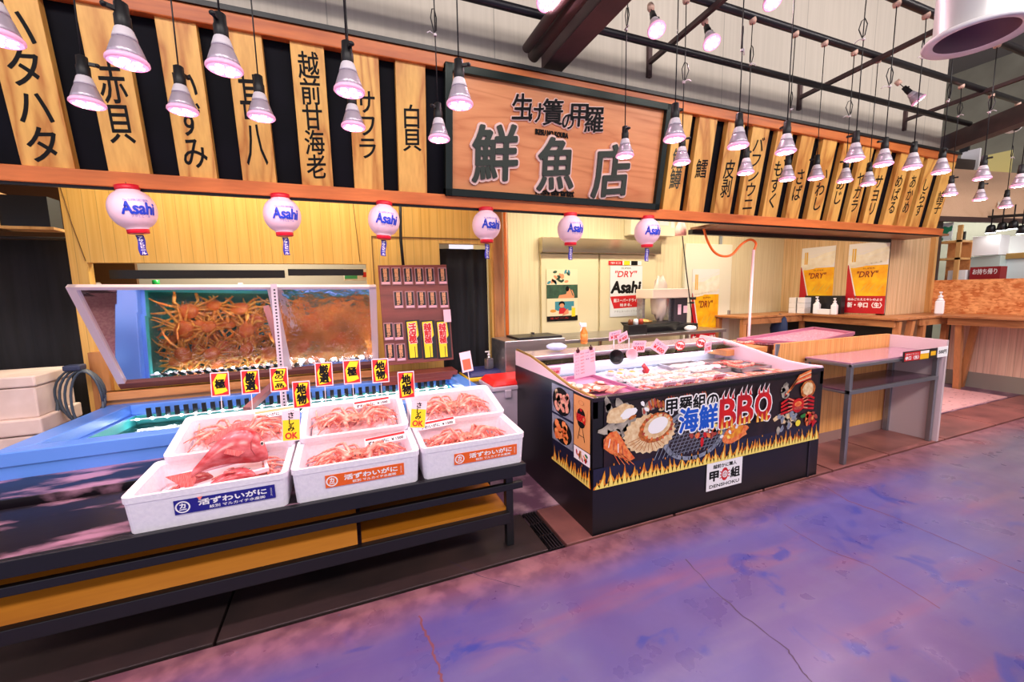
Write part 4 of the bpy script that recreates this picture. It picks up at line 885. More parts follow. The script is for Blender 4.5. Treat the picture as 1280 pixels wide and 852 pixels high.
# --- banner, printed flat on the front
FY = CY0-.006
G = [mat('banner_black', (22, 14, 20), (44, 26, 28), scale=9, rough=.3), mat('shell_cream', (240, 214, 170), (214, 170, 120), scale=30, rough=.3), mat('grill_brown', (150, 66, 24), (206, 120, 50), scale=50, rough=.3), mat('prawn_orange', (224, 84, 36), (244, 150, 80), scale=40, rough=.3),
     mat('char_red', (140, 34, 30), (200, 90, 70), scale=30, stretch=(6, 1, 1), rough=.3), mat('grill_grey', (116, 122, 140), (150, 156, 170), scale=30, rough=.3), M_paper, mat('bbq_red', (214, 22, 20), (180, 14, 30), scale=12, rough=.3), mat('sea_blue', (14, 84, 196), rough=.3),
     mat('flame_orange', (216, 108, 18), (244, 170, 46), scale=30, stretch=(1, 1, .5), rough=.3), mat('flame_yellow', (254, 224, 110), rough=.3), mat('smoke_grey', (120, 110, 104), (190, 178, 162), scale=18, rough=.4), mat('banner_navy', (26, 28, 52), rough=.3), M_ink, mat('lemon', (244, 220, 60)), mat('parsley', (40, 120, 50))]
BK, CR, BR2, OR, CH, GY, WH, RD, SB, FO, FYL, SM, NV, INK, LM_, PA = range(16)
def F(u, v): p = PY(u, v, FY); return p.x, p.z
def fpx(pts): return [F(u, v) for u, v in pts]
D = Dec((0, FY, 0), (1, 0, 0), (0, 0, 1), (0, -1, 0)); rb = random.Random(11)
D.rect(1.385, 3.335, .425, .822, BK, 0); D.rect(1.31, 3.385, .30, .43, NV, 1)
def ov(u, v, ru, rv, mi, l, rot=0, jit=0, n=22):   # centre in the photo, radii in metres
    x, z = F(u, v); return D.oval(x, z, ru, rv, mi, l, n, rot, jit)
for k in range(26): x = 1.40+rb.random()*.34; z = .62+rb.random()*.19; D.oval(x, z, .02+rb.random()*.045, .012+rb.random()*.02, SM, 2+k % 3, 9, rb.random()*3, .3)
ov(775, 517, .1, .055, CR, 6, .2, .12); ov(786, 516, .062, .03, WH, 7, .2, .12); ov(790, 521, .03, .012, BR2, 8, .3)
for k in range(22): D.oval(1.72+k*.022, .775+.012*math.sin(k), .010, .035, [CH, BR2][k % 2], 5+k % 2, 8, .3)
for k in range(12): D.oval(1.66+rb.random()*.26, .73+rb.random()*.07, .02, .012, [CH, CR, WH][k % 3], 4+k % 3, 8, rb.random()*3, .2)
sx, sz = F(812, 541)
pts = []
for k in range(48): a = 2*math.pi*k/48; r = 1+.045*math.cos(k*math.pi); pts.append((sx+.20*r*math.cos(a), sz+.125*r*math.sin(a)))
D.poly(pts, CR, 7)
for k in range(11): a = R(200+k*11); D.line([(sx+.06*math.cos(a), sz+.04*math.sin(a)), (sx+.18*math.cos(a), sz+.112*math.sin(a))], .004, BR2, 8)
D.oval(sx+.045, sz+.03, .135, .092, BR2, 9, 26, .2, .05); D.oval(sx+.055, sz+.038, .112, .074, CR, 10, 24, .25, .03); D.oval(sx+.06, sz+.045, .08, .05, WH, 11, 22, .25, .02)
for k in range(16): a = R(k*22.5); D.oval(sx+.055+.118*math.cos(a), sz+.035+.08*math.sin(a), .014, .008, OR if k % 3 else CH, 12, 8, a)
D.poly(fpx([(754, 549), (762, 540), (770, 538), (776, 546), (784, 560), (793, 572), (786, 576), (774, 571), (762, 566), (754, 560)]), OR, 9)
for k in range(5): D.line(fpx([(757+k*5, 545+k*3), (754+k*6, 556+k*3)]), .006, WH if k % 2 else CH, 10)
for k in range(4): D.line(fpx([(766+k*3, 566), (774+k*6, 580)]), .004, OR, 9)
D.ring(*F(868, 541), .235, .275, GY, 6, 40, .66); D.oval(*F(868, 541), .235, .155, BK, 5, 36)
gx, gz = F(868, 541)
for k in range(-9, 12): D.line([(gx-.02+k*.035, gz-.13), (gx+.10+k*.035, gz+.10)], .005, GY, 6)
for k in range(-5, 6): D.line([(gx-.2, gz+k*.024), (gx+.42, gz+k*.024+.03)], .004, GY, 6)
for k in range(14): D.oval(gx-.05+rb.random()*.24, gz-.10+rb.random()*.12, .02+rb.random()*.02, .016, [RD, WH, OR, CH][k % 4], 7+k % 3, 9, rb.random()*3, .25)
ox, oz = F(918, 541); D.oval(ox, oz, .12, .06, OR, 9, 20, .15, .15); D.oval(ox, oz+.01, .09, .035, FO, 10, 18, .15, .2); 
for k in range(12): D.oval(ox-.2+rb.random()*.3, oz-.02+rb.random()*.12, .018, .012, [OR, FYL, WH][k % 3], 11, 9, rb.random()*3, .2)
def outl(tx, u, v, h, w, mi, l, bold, rim, slant=0, rot=0):
    x, z = F(u, v); D.text(tx, x, z, h=h, w=w, mi=WH, l=l, bold=bold*w/len(tx)+rim, em=1, rot=rot, dirs=12); D.text(tx, x, z, h=h, w=w, mi=mi, l=l+2, bold=bold*w/len(tx), em=1, rot=rot, dirs=12)
outl('甲羅組の', 865, 503, .10, .44, INK, 12, .03, .009)
outl('海鮮', 872, 522, .16, .33, SB, 16, .035, .010)
for ch, u, v, w, h in (('B', 908, 515, .145, .19), ('B', 930, 510, .145, .19), ('Q', 952, 507, .155, .205)):
    outl(ch, u, v, h, w, RD, 19, .055, .010)
    x, z = F(u, v)
    for k in range(3):
        xx = x-.05+k*.045; D.poly([(xx-.016, z+.10), (xx-.012, z+.125), (xx+.014, z+.165+.01*(k % 2)), (xx+.01, z+.13), (xx+.018, z+.10)], WH, 22); D.poly([(xx-.011, z+.095), (xx-.008, z+.122), (xx+.01, z+.15+.01*(k % 2)), (xx+.006, z+.125), (xx+.013, z+.095)], RD, 23)
        D.poly([(xx-.015, z-.11), (xx-.01, z-.06), (xx, z-.03-.02*(k % 2)), (xx+.008, z-.06), (xx+.016, z-.11)], FO, 22); D.poly([(xx-.008, z-.11), (xx-.002, z-.065), (xx+.008, z-.11)], FYL, 23)
for k in range(20): x, z = F(982, 528); D.oval(x-.12+rb.random()*.22, z-.05+rb.random()*.12, .03, .02, [SM, CR, GY][k % 3], 5+k % 3, 9, rb.random()*3, .3)
for k in range(14): x, z = F(978, 490); D.oval(x-.05+rb.random()*.1, z-.04+rb.random()*.09, .026, .018, SM, 6+k % 3, 9, rb.random()*3, .25)
for k in range(6): x, z = F(983, 490-k*1.2); D.line([(x-.02+.012*k, z-.02), (x+.08+.01*k, z+.055+.004*k), (x+.26, z+.085+.004*k)], .015, [RD, CR, OR][k % 3], 9+k % 3)
x, z = F(1009, 486); D.oval(x, z, .085, .07, BR2, 12, 20, 0, .05); D.oval(x, z+.005, .062, .05, CR, 13, 18, 0, .08)
x, z = F(996, 506)
for s in (-1, 1):
    for k in range(4): D.line([(x+s*.04, z-.02+k*.02), (x+s*.11, z-.035+k*.033), (x+s*.185, z-.045+k*.026)], .017, RD, 14); D.line([(x+s*.05, z-.018+k*.02), (x+s*.11, z-.031+k*.033)], .004, CR, 15)
D.oval(x, z, .066, .055, RD, 16, 20, 0, .04); D.oval(x, z+.012, .04, .02, OR, 17); D.oval(x, z-.02, .05, .012, CH, 17)
x, z = F(1011, 523)
for k in range(16): D.oval(x-.07+rb.random()*.16, z-.04+rb.random()*.085, .03, .014, [RD, OR, CH][k % 3], 10+k % 4, 9, rb.random()*3, .25)
D.oval(*F(996, 528), .028, .024, LM_, 15); D.oval(*F(1003, 519), .03, .016, PA, 15, 9, 0, .3)
def flames(D, x0, x1, zb, hmax, n, rb, l=6):
    for k in range(n):
        x = x0+(x1-x0)*(k+.5)/n; h = hmax*(.35+.65*abs(math.sin(k*1.37+.5*math.sin(k*.6))))*rb.uniform(.75, 1); w = (x1-x0)/n*1.5; t = rb.uniform(-.6, .9)*w
        D.poly([(x-w*.6, zb), (x-w*.5, zb+h*.3), (x-w*.15+t*.2, zb+h*.55), (x+t*.5, zb+h), (x+w*.2+t*.4, zb+h*.6), (x+w*.45, zb+h*.35), (x+w*.6, zb)], FO, l)
        D.poly([(x-w*.35, zb), (x-w*.25, zb+h*.25), (x+t*.3, zb+h*.62), (x+w*.2, zb+h*.28), (x+w*.35, zb)], FYL, l+1)
        if k % 3 == 0: D.oval(x+w*.4, zb+h*1.05, .004, .008, FO, l)
flames(D, 1.32, 3.37, .302, .135, 62, rb)
part('banner', D, G, cab)
# --- side artwork
SX = CX0-.006
def Sd(u, v): p = PX(u, v, SX); return -p.y, p.z
D = Dec((SX, 0, 0), (0, -1, 0), (0, 0, 1), (-1, 0, 0))
D.poly([(-2.52, .30), (-2.52, .86), (-2.3, .855), (-2.03, .85), (-2.03, .30)], NV, 0)
def sp(pts): return [Sd(u, v) for u, v in pts]
a0, a1, a2 = -2.52, -2.23, -2.03
D.rect(a0, a1, .66, .86, GY, 1); D.oval((a0+a1)/2-.01, .755, .125, .095, INK, 2, 26); D.rect(a0, a1, .46, .645, GY, 1); D.oval((a0+a1)/2, .55, .13, .085, INK, 2, 26)
for k in range(34): D.oval((a0+a1)/2+rb.uniform(-.085, .08), .755+rb.uniform(-.06, .06), .022, .02, [CR, 16, 16][k % 3], 3+k % 3, 9, rb.random()*3, .25)
for k in range(16): D.oval((a0+a1)/2+rb.uniform(-.09, .09), .55+rb.uniform(-.055, .055), .03, .026, [OR, 17][k % 2], 3+k % 3, 12, 0, .12)
D.rect(a1+.01, a2, .52, .85, 18, 2); D.text('BBQ', (a1+a2)/2, .71, h=.05, w=.10, mi=RD, l=6, bold=.06); D.oval((a1+a2)/2, .735, .045, .04, INK, 4, 18, 0, 0, 0, 180); D.oval((a1+a2)/2, .69, .045, .04, INK, 4, 18, 0, 0, 180, 360); D.oval((a1+a2)/2, .765, .014, .01, RD, 5)
for s in (-1, 1): D.line([((a1+a2)/2+s*.012, .66), ((a1+a2)/2+s*.04, .57)], .006, INK, 4); D.line([((a1+a2)/2+s*.06, .7), ((a1+a2)/2+s*.075, .78)], .003, BR2, 4)
D.line([((a1+a2)/2-.03, .60), ((a1+a2)/2+.03, .60)], .004, INK, 4); D.ring((a1+a2)/2, .81, .028, .031, BR2, 4, 20, .5)
D.rect(a1+.01, a2, .43, .515, WH, 2)
for k in range(12): D.oval(a1+.03+rb.random()*.14, .445+rb.random()*.05, .02, .009, [OR, RD, PA, CR][k % 4], 3+k % 3, 9, rb.random()*3, .2)
flames(D, a0, a2, .302, .13, 16, rb)
part('side_banner', D, G+[mat('meat_pink', (232, 140, 120), (250, 190, 160), scale=40, rough=.3), mat('grilled_scallop', (236, 120, 60), (250, 170, 100), scale=40, rough=.3), mat('kraft_card', (226, 160, 96), rough=.5)], cab)
# --- logo plate
x0, z0 = F(884, 612); x1, z1 = F(927, 572)
D = Dec((0, FY-.002, 0), (1, 0, 0), (0, 0, 1), (0, -1, 0)); x0, x1, z0, z1 = 2.12, 2.45, .085, .285
x0 = F(883, 600)[0]; x1 = F(927, 590)[0]; zt = (F(883, 579)[1]+F(927, 571)[1])/2; zb = (F(883, 613)[1]+F(927, 604)[1])/2; cx = (x0+x1)/2; H = zt-zb; W = x1-x0
D.slab(x0, x1, zb, zt, .003, 0).text('越前かに職人', cx, zt-H*.16, h=H*.14, w=W*.66, mi=1, bold=.03).text('甲', x0+W*.2, zb+H*.5, h=H*.34, w=W*.24, mi=1, bold=.05).text('組', x1-W*.2, zb+H*.5, h=H*.36, w=W*.26, mi=1, bold=.04).text('DENSHOKU', cx, zb+H*.14, h=H*.11, w=W*.84, mi=1, bold=.03)
D.oval(cx, zb+H*.5, W*.1, H*.24, 2, 1, 18).ring(cx, zb+H*.5, W*.06, W*.075, 0, 3).text('羅', cx, zb+H*.5, h=H*.22, w=W*.11, mi=0, l=4)
for s in (-1, 1):
    for k in range(3): D.line([(cx+s*W*.08, zb+H*(.4+.09*k)), (cx+s*W*.14, zb+H*(.38+.12*k))], W*.02, 2, 2)
one('logo_plate', D, [M_paper, M_ink, M_red], 'square white plate with black characters and a red crab on the counter front', 'sign')
# --- food
u1 = []; rf = random.Random(21); ZF = .765
M_ice = mat('white_ice', (208, 202, 212), (180, 178, 194), scale=40, rough=.3)
m = MB(); nx, ny = 60, 26; vs = []; fs = []
for a in range(nx):
    for b in range(ny): vs.append((1.82+1.5*a/(nx-1), 2.09+.82*b/(ny-1), ZF+.008+.03*b/(ny-1)+rf.uniform(-.008, .008)))
for a in range(nx-1):
    for b in range(ny-1): fs.append((a*ny+b, (a+1)*ny+b, (a+1)*ny+b+1, a*ny+b+1))
m.add(vs, fs); o = one('ice_bed', m, M_ice, 'bed of white crushed ice in the chilled counter', 'ice'); o['kind'] = 'stuff'
def tray(name, x0, x1, y0, y1, z, mt, label, h=.03):
    m = MB().box(x0, x1, y0, y1, z, z+.006)
    m.box(x0, x1, y0, y0+.012, z, z+h).box(x0, x1, y1-.012, y1, z, z+h).box(x0, x0+.012, y0, y1, z, z+h).box(x1-.012, x1, y0, y1, z, z+h)
    return one(name, m, mt, label, 'tray', bevel=.003)
tray('purple_tray', 1.36, 1.80, 2.10, 2.78, .80, mat('mauve_plastic', (190, 120, 160), rough=.35), 'mauve plastic tray at the left end of the chilled counter')
tray('steel_tray', 2.55, 2.95, 2.45, 2.88, .80, M_steel, 'steel tray at the back middle of the chilled counter')
tray('steel_tray', 2.97, 3.33, 2.38, 2.86, .80, M_steel, 'steel tray at the back right of the chilled counter')
M_sc = mat('scallop_shell', (224, 180, 160), (246, 220, 200), scale=20, rough=.4); M_meat = mat('scallop_meat', (252, 236, 214), rough=.25); M_roe = mat('orange_roe', (240, 110, 50), rough=.3)
def scallop():
    q = thing('scallop', 'x', 'scallop', (0, 0, -30)); m = MB(); n = 26; vs = [(0, 0, 0)]; 
    for k in range(n): a = 2*math.pi*k/n; r = .052*(1+.05*math.cos(k*math.pi)); vs.append((r*math.cos(a), r*math.sin(a), .014))
    m.add(vs, [(0, 1+k, 1+(k+1) % n) for k in range(n)], 0, True); part('shell', m, M_sc, q, local=True)
    part('meat', MB().lathe([(.0, .006), (.022, .008), (.024, .02), (.018, .028), (.0, .029)], 14), M_meat, q, local=True); part('roe', MB().ell((.026, .005, .016), (.014, .02, .008), 10, 6), M_roe, q, local=True); return q
def prawn():
    q = thing('prawn', 'x', 'prawn', (0, 0, -30)); pts = [(-.055+.011*k, .018*math.sin(k*.35), .012+.002*math.sin(k)) for k in range(11)]
    part('body', MB().tube(pts, [.009, .012, .0125, .012, .0115, .011, .010, .0085, .007, .005, .003], 10), mat('prawn_skin', (226, 96, 84), (246, 170, 150), scale=60, stretch=(5, 1, 1), rough=.25), q, local=True)
    part('tail', MB().add([(.055, -.008, .012), (.085, -.026, .016), (.09, -.012, .014), (.085, .006, .016)], [(0, 1, 2), (0, 2, 3)]).ell((.062, -.01, .013), (.012, .008, .003), 8, 4), M_red, q, local=True)
    part('feelers', MB().tube([(-.055, 0, .014), (-.09, .02, .02), (-.12, .05, .016)], .0012, 4).tube([(-.055, -.003, .014), (-.09, -.02, .02), (-.11, -.05, .016)], .0012, 4), M_red, q, local=True); return q
def fillet():
    q = thing('fish_pack', 'x', 'fish pack', (0, 0, -30)); part('pack_tray', MB().box(-.075, .075, -.05, .05, 0, .008).box(-.08, .08, -.055, -.048, 0, .02).box(-.08, .08, .048, .055, 0, .02).box(-.08, -.073, -.055, .055, 0, .02).box(.073, .08, -.055, .055, 0, .02), M_white, q, .002, local=True)
    for k in range(4): part('slice', MB().ell((-.05+.033*k, 0, .018), (.02, .038, .011), 10, 6, 0, Euler((0, .3, 0)).to_matrix()), mat('fish_slice', (244, 150, 130), (252, 206, 190), scale=40, stretch=(5, 1, 1), rough=.25), q, local=True)
    return q
def leg_bundle():
    q = thing('crab_portion', 'x', 'crab portion', (0, 0, -30))
    for k in range(5): part('leg', MB().tube([(-.13, -.03+.015*k, .012), (-.02, -.025+.014*k, .02+.006*(k % 2)), (.07, -.02+.012*k, .014), (.14, -.03+.016*k, .01)], [.007, .009, .007, .003], 8), M_leg, q, local=True)
    return q
def squid():
    q = thing('squid', 'x', 'squid', (0, 0, -30)); part('mantle', MB().lathe([(.002, -.1), (.022, -.07), (.028, -.02), (.026, .04), (.02, .06)], 14, rot=Euler((0, R(90), 0)).to_matrix(), o=(0, 0, .022)), mat('squid_white', (246, 232, 236), rough=.2), q, local=True)
    part('arms', MB().tube([(.06, 0, .02), (.1, .01, .015), (.13, .03, .008)], [.01, .006, .002], 7).tube([(.06, 0, .02), (.11, -.01, .015), (.14, -.025, .008)], [.01, .006, .002], 7).tube([(.06, 0, .02), (.12, 0, .015), (.15, 0, .008)], [.01, .006, .002], 7), mat('squid_arm', (214, 150, 160), rough=.3), q, local=True); return q
protos = {'scallop': (scallop(), []), 'prawn': (prawn(), []), 'fish_pack': (fillet(), []), 'crab_legs': (leg_bundle(), []), 'squid': (squid(), [])}
def put(kind, x, y, z, rz, label, grp, sc=1, rx=0): return place(protos[kind][0], protos[kind][1], (x, y, z), (rx, 0, rz), label, grp, sc)
for i in range(7): put('scallop', 1.45+.1*(i % 3)+rf.uniform(-.02, .02), 2.3+.12*(i//3)+rf.uniform(-.02, .02), .81+.01*(i % 2), rf.random()*6, 'open scallop lying in the mauve tray at the left end', 'scallops in the mauve tray', 1.1, rf.uniform(-.3, .3))
for i in range(4): put('crab_legs', 1.55+.03*i, 2.42-.06*i, .815+.004*i, .3*i-.4, 'crab leg cluster lying in the mauve tray', 'crab legs in the mauve tray', .8)
for i in range(14): put('prawn', 1.92+.075*(i % 7)+rf.uniform(-.02, .02), 2.2+.09*(i//7)+rf.uniform(-.02, .02), ZF+.022, rf.random()*6, 'red prawn on the ice at the left front of the counter', 'prawns on the ice', 1.1)
for i in range(10): put('fish_pack', 1.98+.18*(i % 5), 2.42+.13*(i//5), ZF+.03+.012*(i//5), rf.uniform(-.3, .3), 'white pack of pink fish slices in the middle of the ice', 'packs of sliced fish', 1)
for i in range(12): put('crab_legs', 2.45+.07*i+rf.uniform(-.02, .02), 2.18+.05*(i % 3), ZF+.025+.01*(i % 2), rf.uniform(-.5, .5)+1.2*(i % 2), 'crab leg cluster heaped along the right front of the ice', 'crab legs along the counter front', .85)
for i in range(8): put('squid', 2.6+.085*(i % 4), 2.54+.15*(i//4), .815, rf.uniform(-.3, .3), 'small white squid in the steel trays at the back', 'squid in the steel trays', .8)
for i in range(6): put('prawn', 3.03+.09*(i % 3), 2.5+.15*(i//3), .815, rf.random()*6, 'red prawn in the right-hand steel tray', 'prawns in the steel tray', 1.2)
for i, (x, y) in enumerate(((1.98, 2.78), (2.1, 2.8), (2.0, 2.69), (2.13, 2.70))):
    q = thing('sauce_cup', 'small tub of orange roe at the back left of the ice, %s' % ('back left one', 'back right one', 'front left one', 'front right one')[i], 'cup', (x, y, ZF+.03), group='tubs of orange roe'); part('tub', MB().lathe([(.0, 0), (.026, 0), (.034, .035), (.032, .036), (.025, .004), (0, .004)], 18), M_white, q, local=True); part('roe', MB().ell((0, 0, .03), (.03, .03, .014), 14, 6), mat('roe_yellow', (250, 160, 30), rough=.3), q, local=True)
for i in range(2): q = thing('octopus_piece', 'dark red octopus piece standing beside the roe tubs, %s' % ('the nearer', 'the farther')[i], 'octopus', (2.28+.04*i, 2.72+.06*i, ZF+.03), group='octopus pieces'); part('piece', MB().tube([(0, 0, 0), (.02, 0, .03), (0, .01, .06), (-.02, 0, .05)], [.022, .02, .015, .008], 9), mat('octopus_red', (196, 40, 50), rough=.3), q, local=True)
def pcard(P, w, h, label, tx='￥500', rx=-60, ry=0, rz=0, red=False, cat='price card', rot=0, kind='price_card', oval=False):
    q = thing(kind, label, cat, P, (R(rx+90 if rx < 0 else rx), R(ry), R(rz)), 'price cards on the chilled counter')
    D = Dec((0, 0, 0), (1, 0, 0), (0, 0, 1), (0, -1, 0))
    if oval: D.oval(0, 0, w/2, h/2, 1, 0, 8).oval(0, 0, w*.42, h*.4, 0, 1, 8).text(tx, 0, 0, h=h*.36, w=w*.7, mi=1, l=2, bold=.05)
    else: D.slab(-w/2, w/2, -h/2, h/2, .002).text(tx, 0, -h*.14, h=h*.36, w=w*.76, mi=1, l=1, bold=.04).text('活あわび', 0, h*.24, h=h*.2, w=w*.7, mi=2, l=1)
    part('card', D, [M_pinkpaper if not oval else M_paper, M_red, M_navy], q, local=True); return q
for i, (u, v, w, h, ry, lab) in enumerate(((769, 419, .11, .07, -8, 'tilted above the black pan'), (778.5, 421.5, .1, .07, -22, 'tilted above the pink pan'), (798.5, 433, .13, .095, 3, 'upright, beside the pink pan'), (824.5, 434, .15, .09, 32, 'steeply tilted in the middle'), (885, 434, .08, .1, -12, 'small, at the right end'))):
    pcard(PY(u, v, 2.6), w, h, 'pale pink price card on the glass shelf, '+lab, '￥%d' % (300+100*i), rx=12, ry=ry)
for i, (u, v, lab) in enumerate(((850, 432, 'left'), (876, 428.5, 'right'))): pcard(PY(u, v, 2.6), .11, .085, 'eight-sided white price tag with a red rim on the glass shelf, the %s one' % lab, '特価', rx=12, oval=True, ry=15)
for i, (x, y) in enumerate(((2.02, 2.16), (2.2, 2.17), (2.52, 2.2), (1.42, 2.62))):
    pcard((x, y, .84), .1, .065, 'small white price card lying in the seafood, %s' % ('at the left front', 'second along the front', 'in the middle front', 'in the mauve tray')[i], '￥%d' % (480+200*i), rx=35, rz=-8)
def hang(u0, u1, v0, v1, Y, label):
    A, B = PY(u0, v0, Y), PY(u1, v1, Y); return A, B
P = PY(731, 454, 2.58); q = thing('menu_sheet', 'pink handwritten menu sheet clipped over the left of the glass shelf', 'menu', P, (R(8), R(-7), 0))
D = Dec((0, 0, 0), (1, 0, 0), (0, 0, 1), (0, -1, 0)); D.slab(-.092, .092, -.105, .105, .002)
for k, (c, txs) in enumerate(((2, ('かに', 'えび', 'ほたて', 'いか', 'さざえ', 'かき', 'たこ')), (1, ('500円', '600円', '800円', '400円', '500円', '700円', '600円')), (2, ('牛串', 'ホルモン', '焼鳥')), (1, ('500円', '600円', '300円', '400円')))):
    for j, t_ in enumerate(txs): D.text(t_, -.064+.043*k, .08-.025*j, h=.011, w=.03, mi=c, l=1)
part('sheet', D, [M_pinkpaper, M_red, M_navy], q, local=True)
for s in (-1, 1): part('clip', MB().box(s*.055-.012, s*.055+.012, -.008, .008, .095, .12).tube([(s*.055, 0, .12), (s*.055, 0, .135)], .005, 6), mat('clip_dark', (70, 20, 34), rough=.3), q, .003, local=True)
for u, v, r, mt, lab in ((781-4, 443, .055, M_black, 'black'), (786, 441, .045, mat('pan_pink', (246, 200, 210), rough=.35), 'pale pink')):
    u, v = (768, 446) if lab == 'black' else (787, 443)
    P = PY(u, v, 2.59); q = thing('hanging_pan', 'small round %s cap hanging against the glass shelf' % lab, 'pan', P); rt = Euler((R(80), 0, R(-18))).to_matrix()
    part('bowl', MB().lathe([(.0, .0), (r*.55, .0), (r*.62, .012), (r*.8, .02), (r, .05), (r*1.03, .052), (r*.97, .055), (r*.74, .028), (r*.0, .01)], 32, o=(0, 0, 0), rot=rt), mt, q, local=True); part('stem', MB().tube([(0, .01, .0), (0, .01, .13)], .004, 6), M_tie, q, local=True)
P = PX(708, 470, 1.40); pcard((1.43, 2.72, .895), .1, .06, 'white price card under a row of coloured dots at the left of the counter', '108', rx=20)
one('cleaning_cloth', MB().ell(PY(696, 433, 3.05), (.09, .07, .03), 16, 8, jit=.12), mat('pale_blue_cloth', (190, 204, 236), rough=.7), 'crumpled pale blue cloth on the back edge of the counter', 'cloth')
def spray(P, lab, s=1):
    q = thing('spray_bottle', lab, 'bottle', P); part('bottle_body', MB().lathe([(.03*s, 0), (.032*s, .01*s), (.032*s, .10*s), (.014*s, .135*s), (.013*s, .15*s)], 18), mat('orange_liquid', (214, 130, 50), rough=.15), q, .002, local=True)
    part('label', MB().lathe([(.0325*s, .025*s), (.0325*s, .09*s)], 18), mat('orange_label', (226, 140, 60), rough=.4), q, local=True)
    part('trigger', MB().box(-.035*s, .02*s, -.012*s, .012*s, .15*s, .185*s).box(-.045*s, -.03*s, -.012*s, .012*s, .165*s, .19*s).bar((-.02*s, 0, .155*s), (-.035*s, 0, .115*s), .01*s, .008*s), M_white, q, .003, local=True); return q
def pump(P, lab, s=1, mt=None):
    q = thing('pump_bottle', lab, 'bottle', P, (0, 0, R(20)), 'hand gel bottles'); part('bottle_body', MB().box(-.045*s, .045*s, -.03*s, .03*s, 0, .12*s).lathe([(.03*s, .12*s), (.016*s, .14*s), (.015*s, .15*s)], 14), mt or M_white, q, .01*s, local=True)
    part('pump_head', MB().lathe([(.017*s, .15*s), (.017*s, .165*s), (.006*s, .168*s), (.006*s, .19*s)], 12).box(-.045*s, .012*s, -.01*s, .01*s, .188*s, .2*s), M_white, q, .002, local=True); return q
spray(PY(730, 428, 3.12)+Vector((0, 0, -.01)), 'white-topped spray bottle with an orange label behind the counter')
# ================================================================== things between and behind the counters
def bin_(P, w, d, h, body, lid, lab, lidname, yellow=False):
    q = thing('lidded_bin', lab, 'bin', (P.x, P.y, 0)); m = MB().hexa([(-w*.42, -d*.42, 0), (w*.42, -d*.42, 0), (w*.42, d*.42, 0), (-w*.42, d*.42, 0)], [(-w/2, -d/2, h), (w/2, -d/2, h), (w/2, d/2, h), (-w/2, d/2, h)]); part('bin_body', m, body, q, .02, local=True)
    m = MB().box(-w*.53, w*.53, -d*.53, d*.53, h-.04, h); part('rim', m, body if not yellow else mat('yellow_rim', (236, 190, 40), rough=.4), q, .01, local=True)
    m = MB().hexa([(-w*.52, -d*.52, h), (w*.52, -d*.52, h), (w*.52, d*.52, h), (-w*.52, d*.52, h)], [(-w*.42, -d*.42, h+.05), (w*.42, -d*.42, h+.05), (w*.42, d*.42, h+.05), (-w*.42, d*.42, h+.05)]); part('lid', m, lid, q, .015, local=True)
    for s in (-1, 1): part('handle', MB().box(s*w*.2-.03, s*w*.2+.03, -d*.56, -d*.5, h-.1, h-.03), body, q, .008, local=True)
M_bing = mat('bin_grey', (190, 176, 190), rough=.45)
P = PY(636, 478, 3.2); bin_(Vector((P.x+.06, 3.35, 0)), .42, .36, PY(620, 482, 3.18).z-.01, M_bing, mat('lid_red', (222, 34, 34), rough=.35), 'grey plastic bin with a bright red lid beside the counter', 'red')
P = PY(606, 466, 3.9); HB = P.z; bin_(Vector((P.x, 4.0-.1, 0)), .42, .34, HB, mat('bin_grey_dark', (120, 118, 134), rough=.45), mat('lid_navy', (48, 50, 104), rough=.4), 'grey bin with a dark blue lid and yellow rim', 'blue', True)
pump(Vector((P.x+.03, 3.85, HB+.05)), 'steel-coloured pump bottle standing on the dark blue bin lid', .9, M_steel)
m = MB(); P = PY(632, 440, 4.3)
q = thing('cleaning_tools', 'cluster of dark brushes and blue cloths hanging by the orange post', 'tools', P)
for k in range(5): part('brush', MB().ell(P+Vector((.05*math.sin(k*2), 0, .07*math.cos(k*1.7))), (.05, .04, .05), 10, 6, jit=.2), [M_black, mat('cloth_blue', (44, 60, 130), rough=.7)][k % 2], q)
part('handle', MB().tube([P+Vector((-.05, 0, .2)), P+Vector((-.06, 0, -.2))], .012, 8), M_black, q)
# work bench along the back wall
bz = .93
q = thing('work_bench', 'steel kitchen bench along the pale wall behind the counter', 'bench', (3.4, 4.5, 0)); part('bench_top', MB().box(1.75, 4.8, 4.1, 4.8, bz-.04, bz), M_steel, q, .004)
for x in (1.8, 3.2, 4.75):
    for y in (4.15, 4.75): part('leg', MB().box(x-.02, x+.02, y-.02, y+.02, 0, bz-.04), M_steel, q)
part('lower_shelf', MB().box(1.78, 4.77, 4.13, 4.77, .25, .27), M_steel, q)
def PB(u, Y=4.3): return PY(u, 420, Y).x
x = PB(665, 3.75); q = thing('fryer', 'low black and steel fryer behind the left end of the counter', 'fryer', (x, 3.75, .6)); part('casing', MB().box(x-.35, x+.3, 3.6, 4.0, .55, 1.03), M_steel, q, .008); part('tank', MB().box(x-.2, x+.28, 3.63, 3.95, 1.03, 1.05), M_black, q, .004); part('basket_handle', MB().bar((x-.1, 3.5, 1.1), (x+.02, 3.8, 1.07), .02, .02), M_black, q)
part('stand', MB().box(x-.33, x+.28, 3.62, 3.98, 0, .55), M_steel, q)
x = PB(812, 4.5); q = thing('drain_basket', 'black wire tray holding dishes on the back bench', 'tray', (x, 4.45, bz)); part('tray', MB().hexa([(x-.3, 4.3, bz), (x+.25, 4.3, bz), (x+.25, 4.6, bz), (x-.3, 4.6, bz)], [(x-.38, 4.22, bz+.12), (x+.3, 4.22, bz+.12), (x+.3, 4.65, bz+.12), (x-.38, 4.65, bz+.12)]), M_black, q, .006)
part('lid_stack', MB().lathe([(.1, 0), (.12, .02), (.0, .05)], 20, o=(x-.15, 4.45, bz+.12)), mat('copper_lid', (206, 160, 90), rough=.3, metal=.5), q)
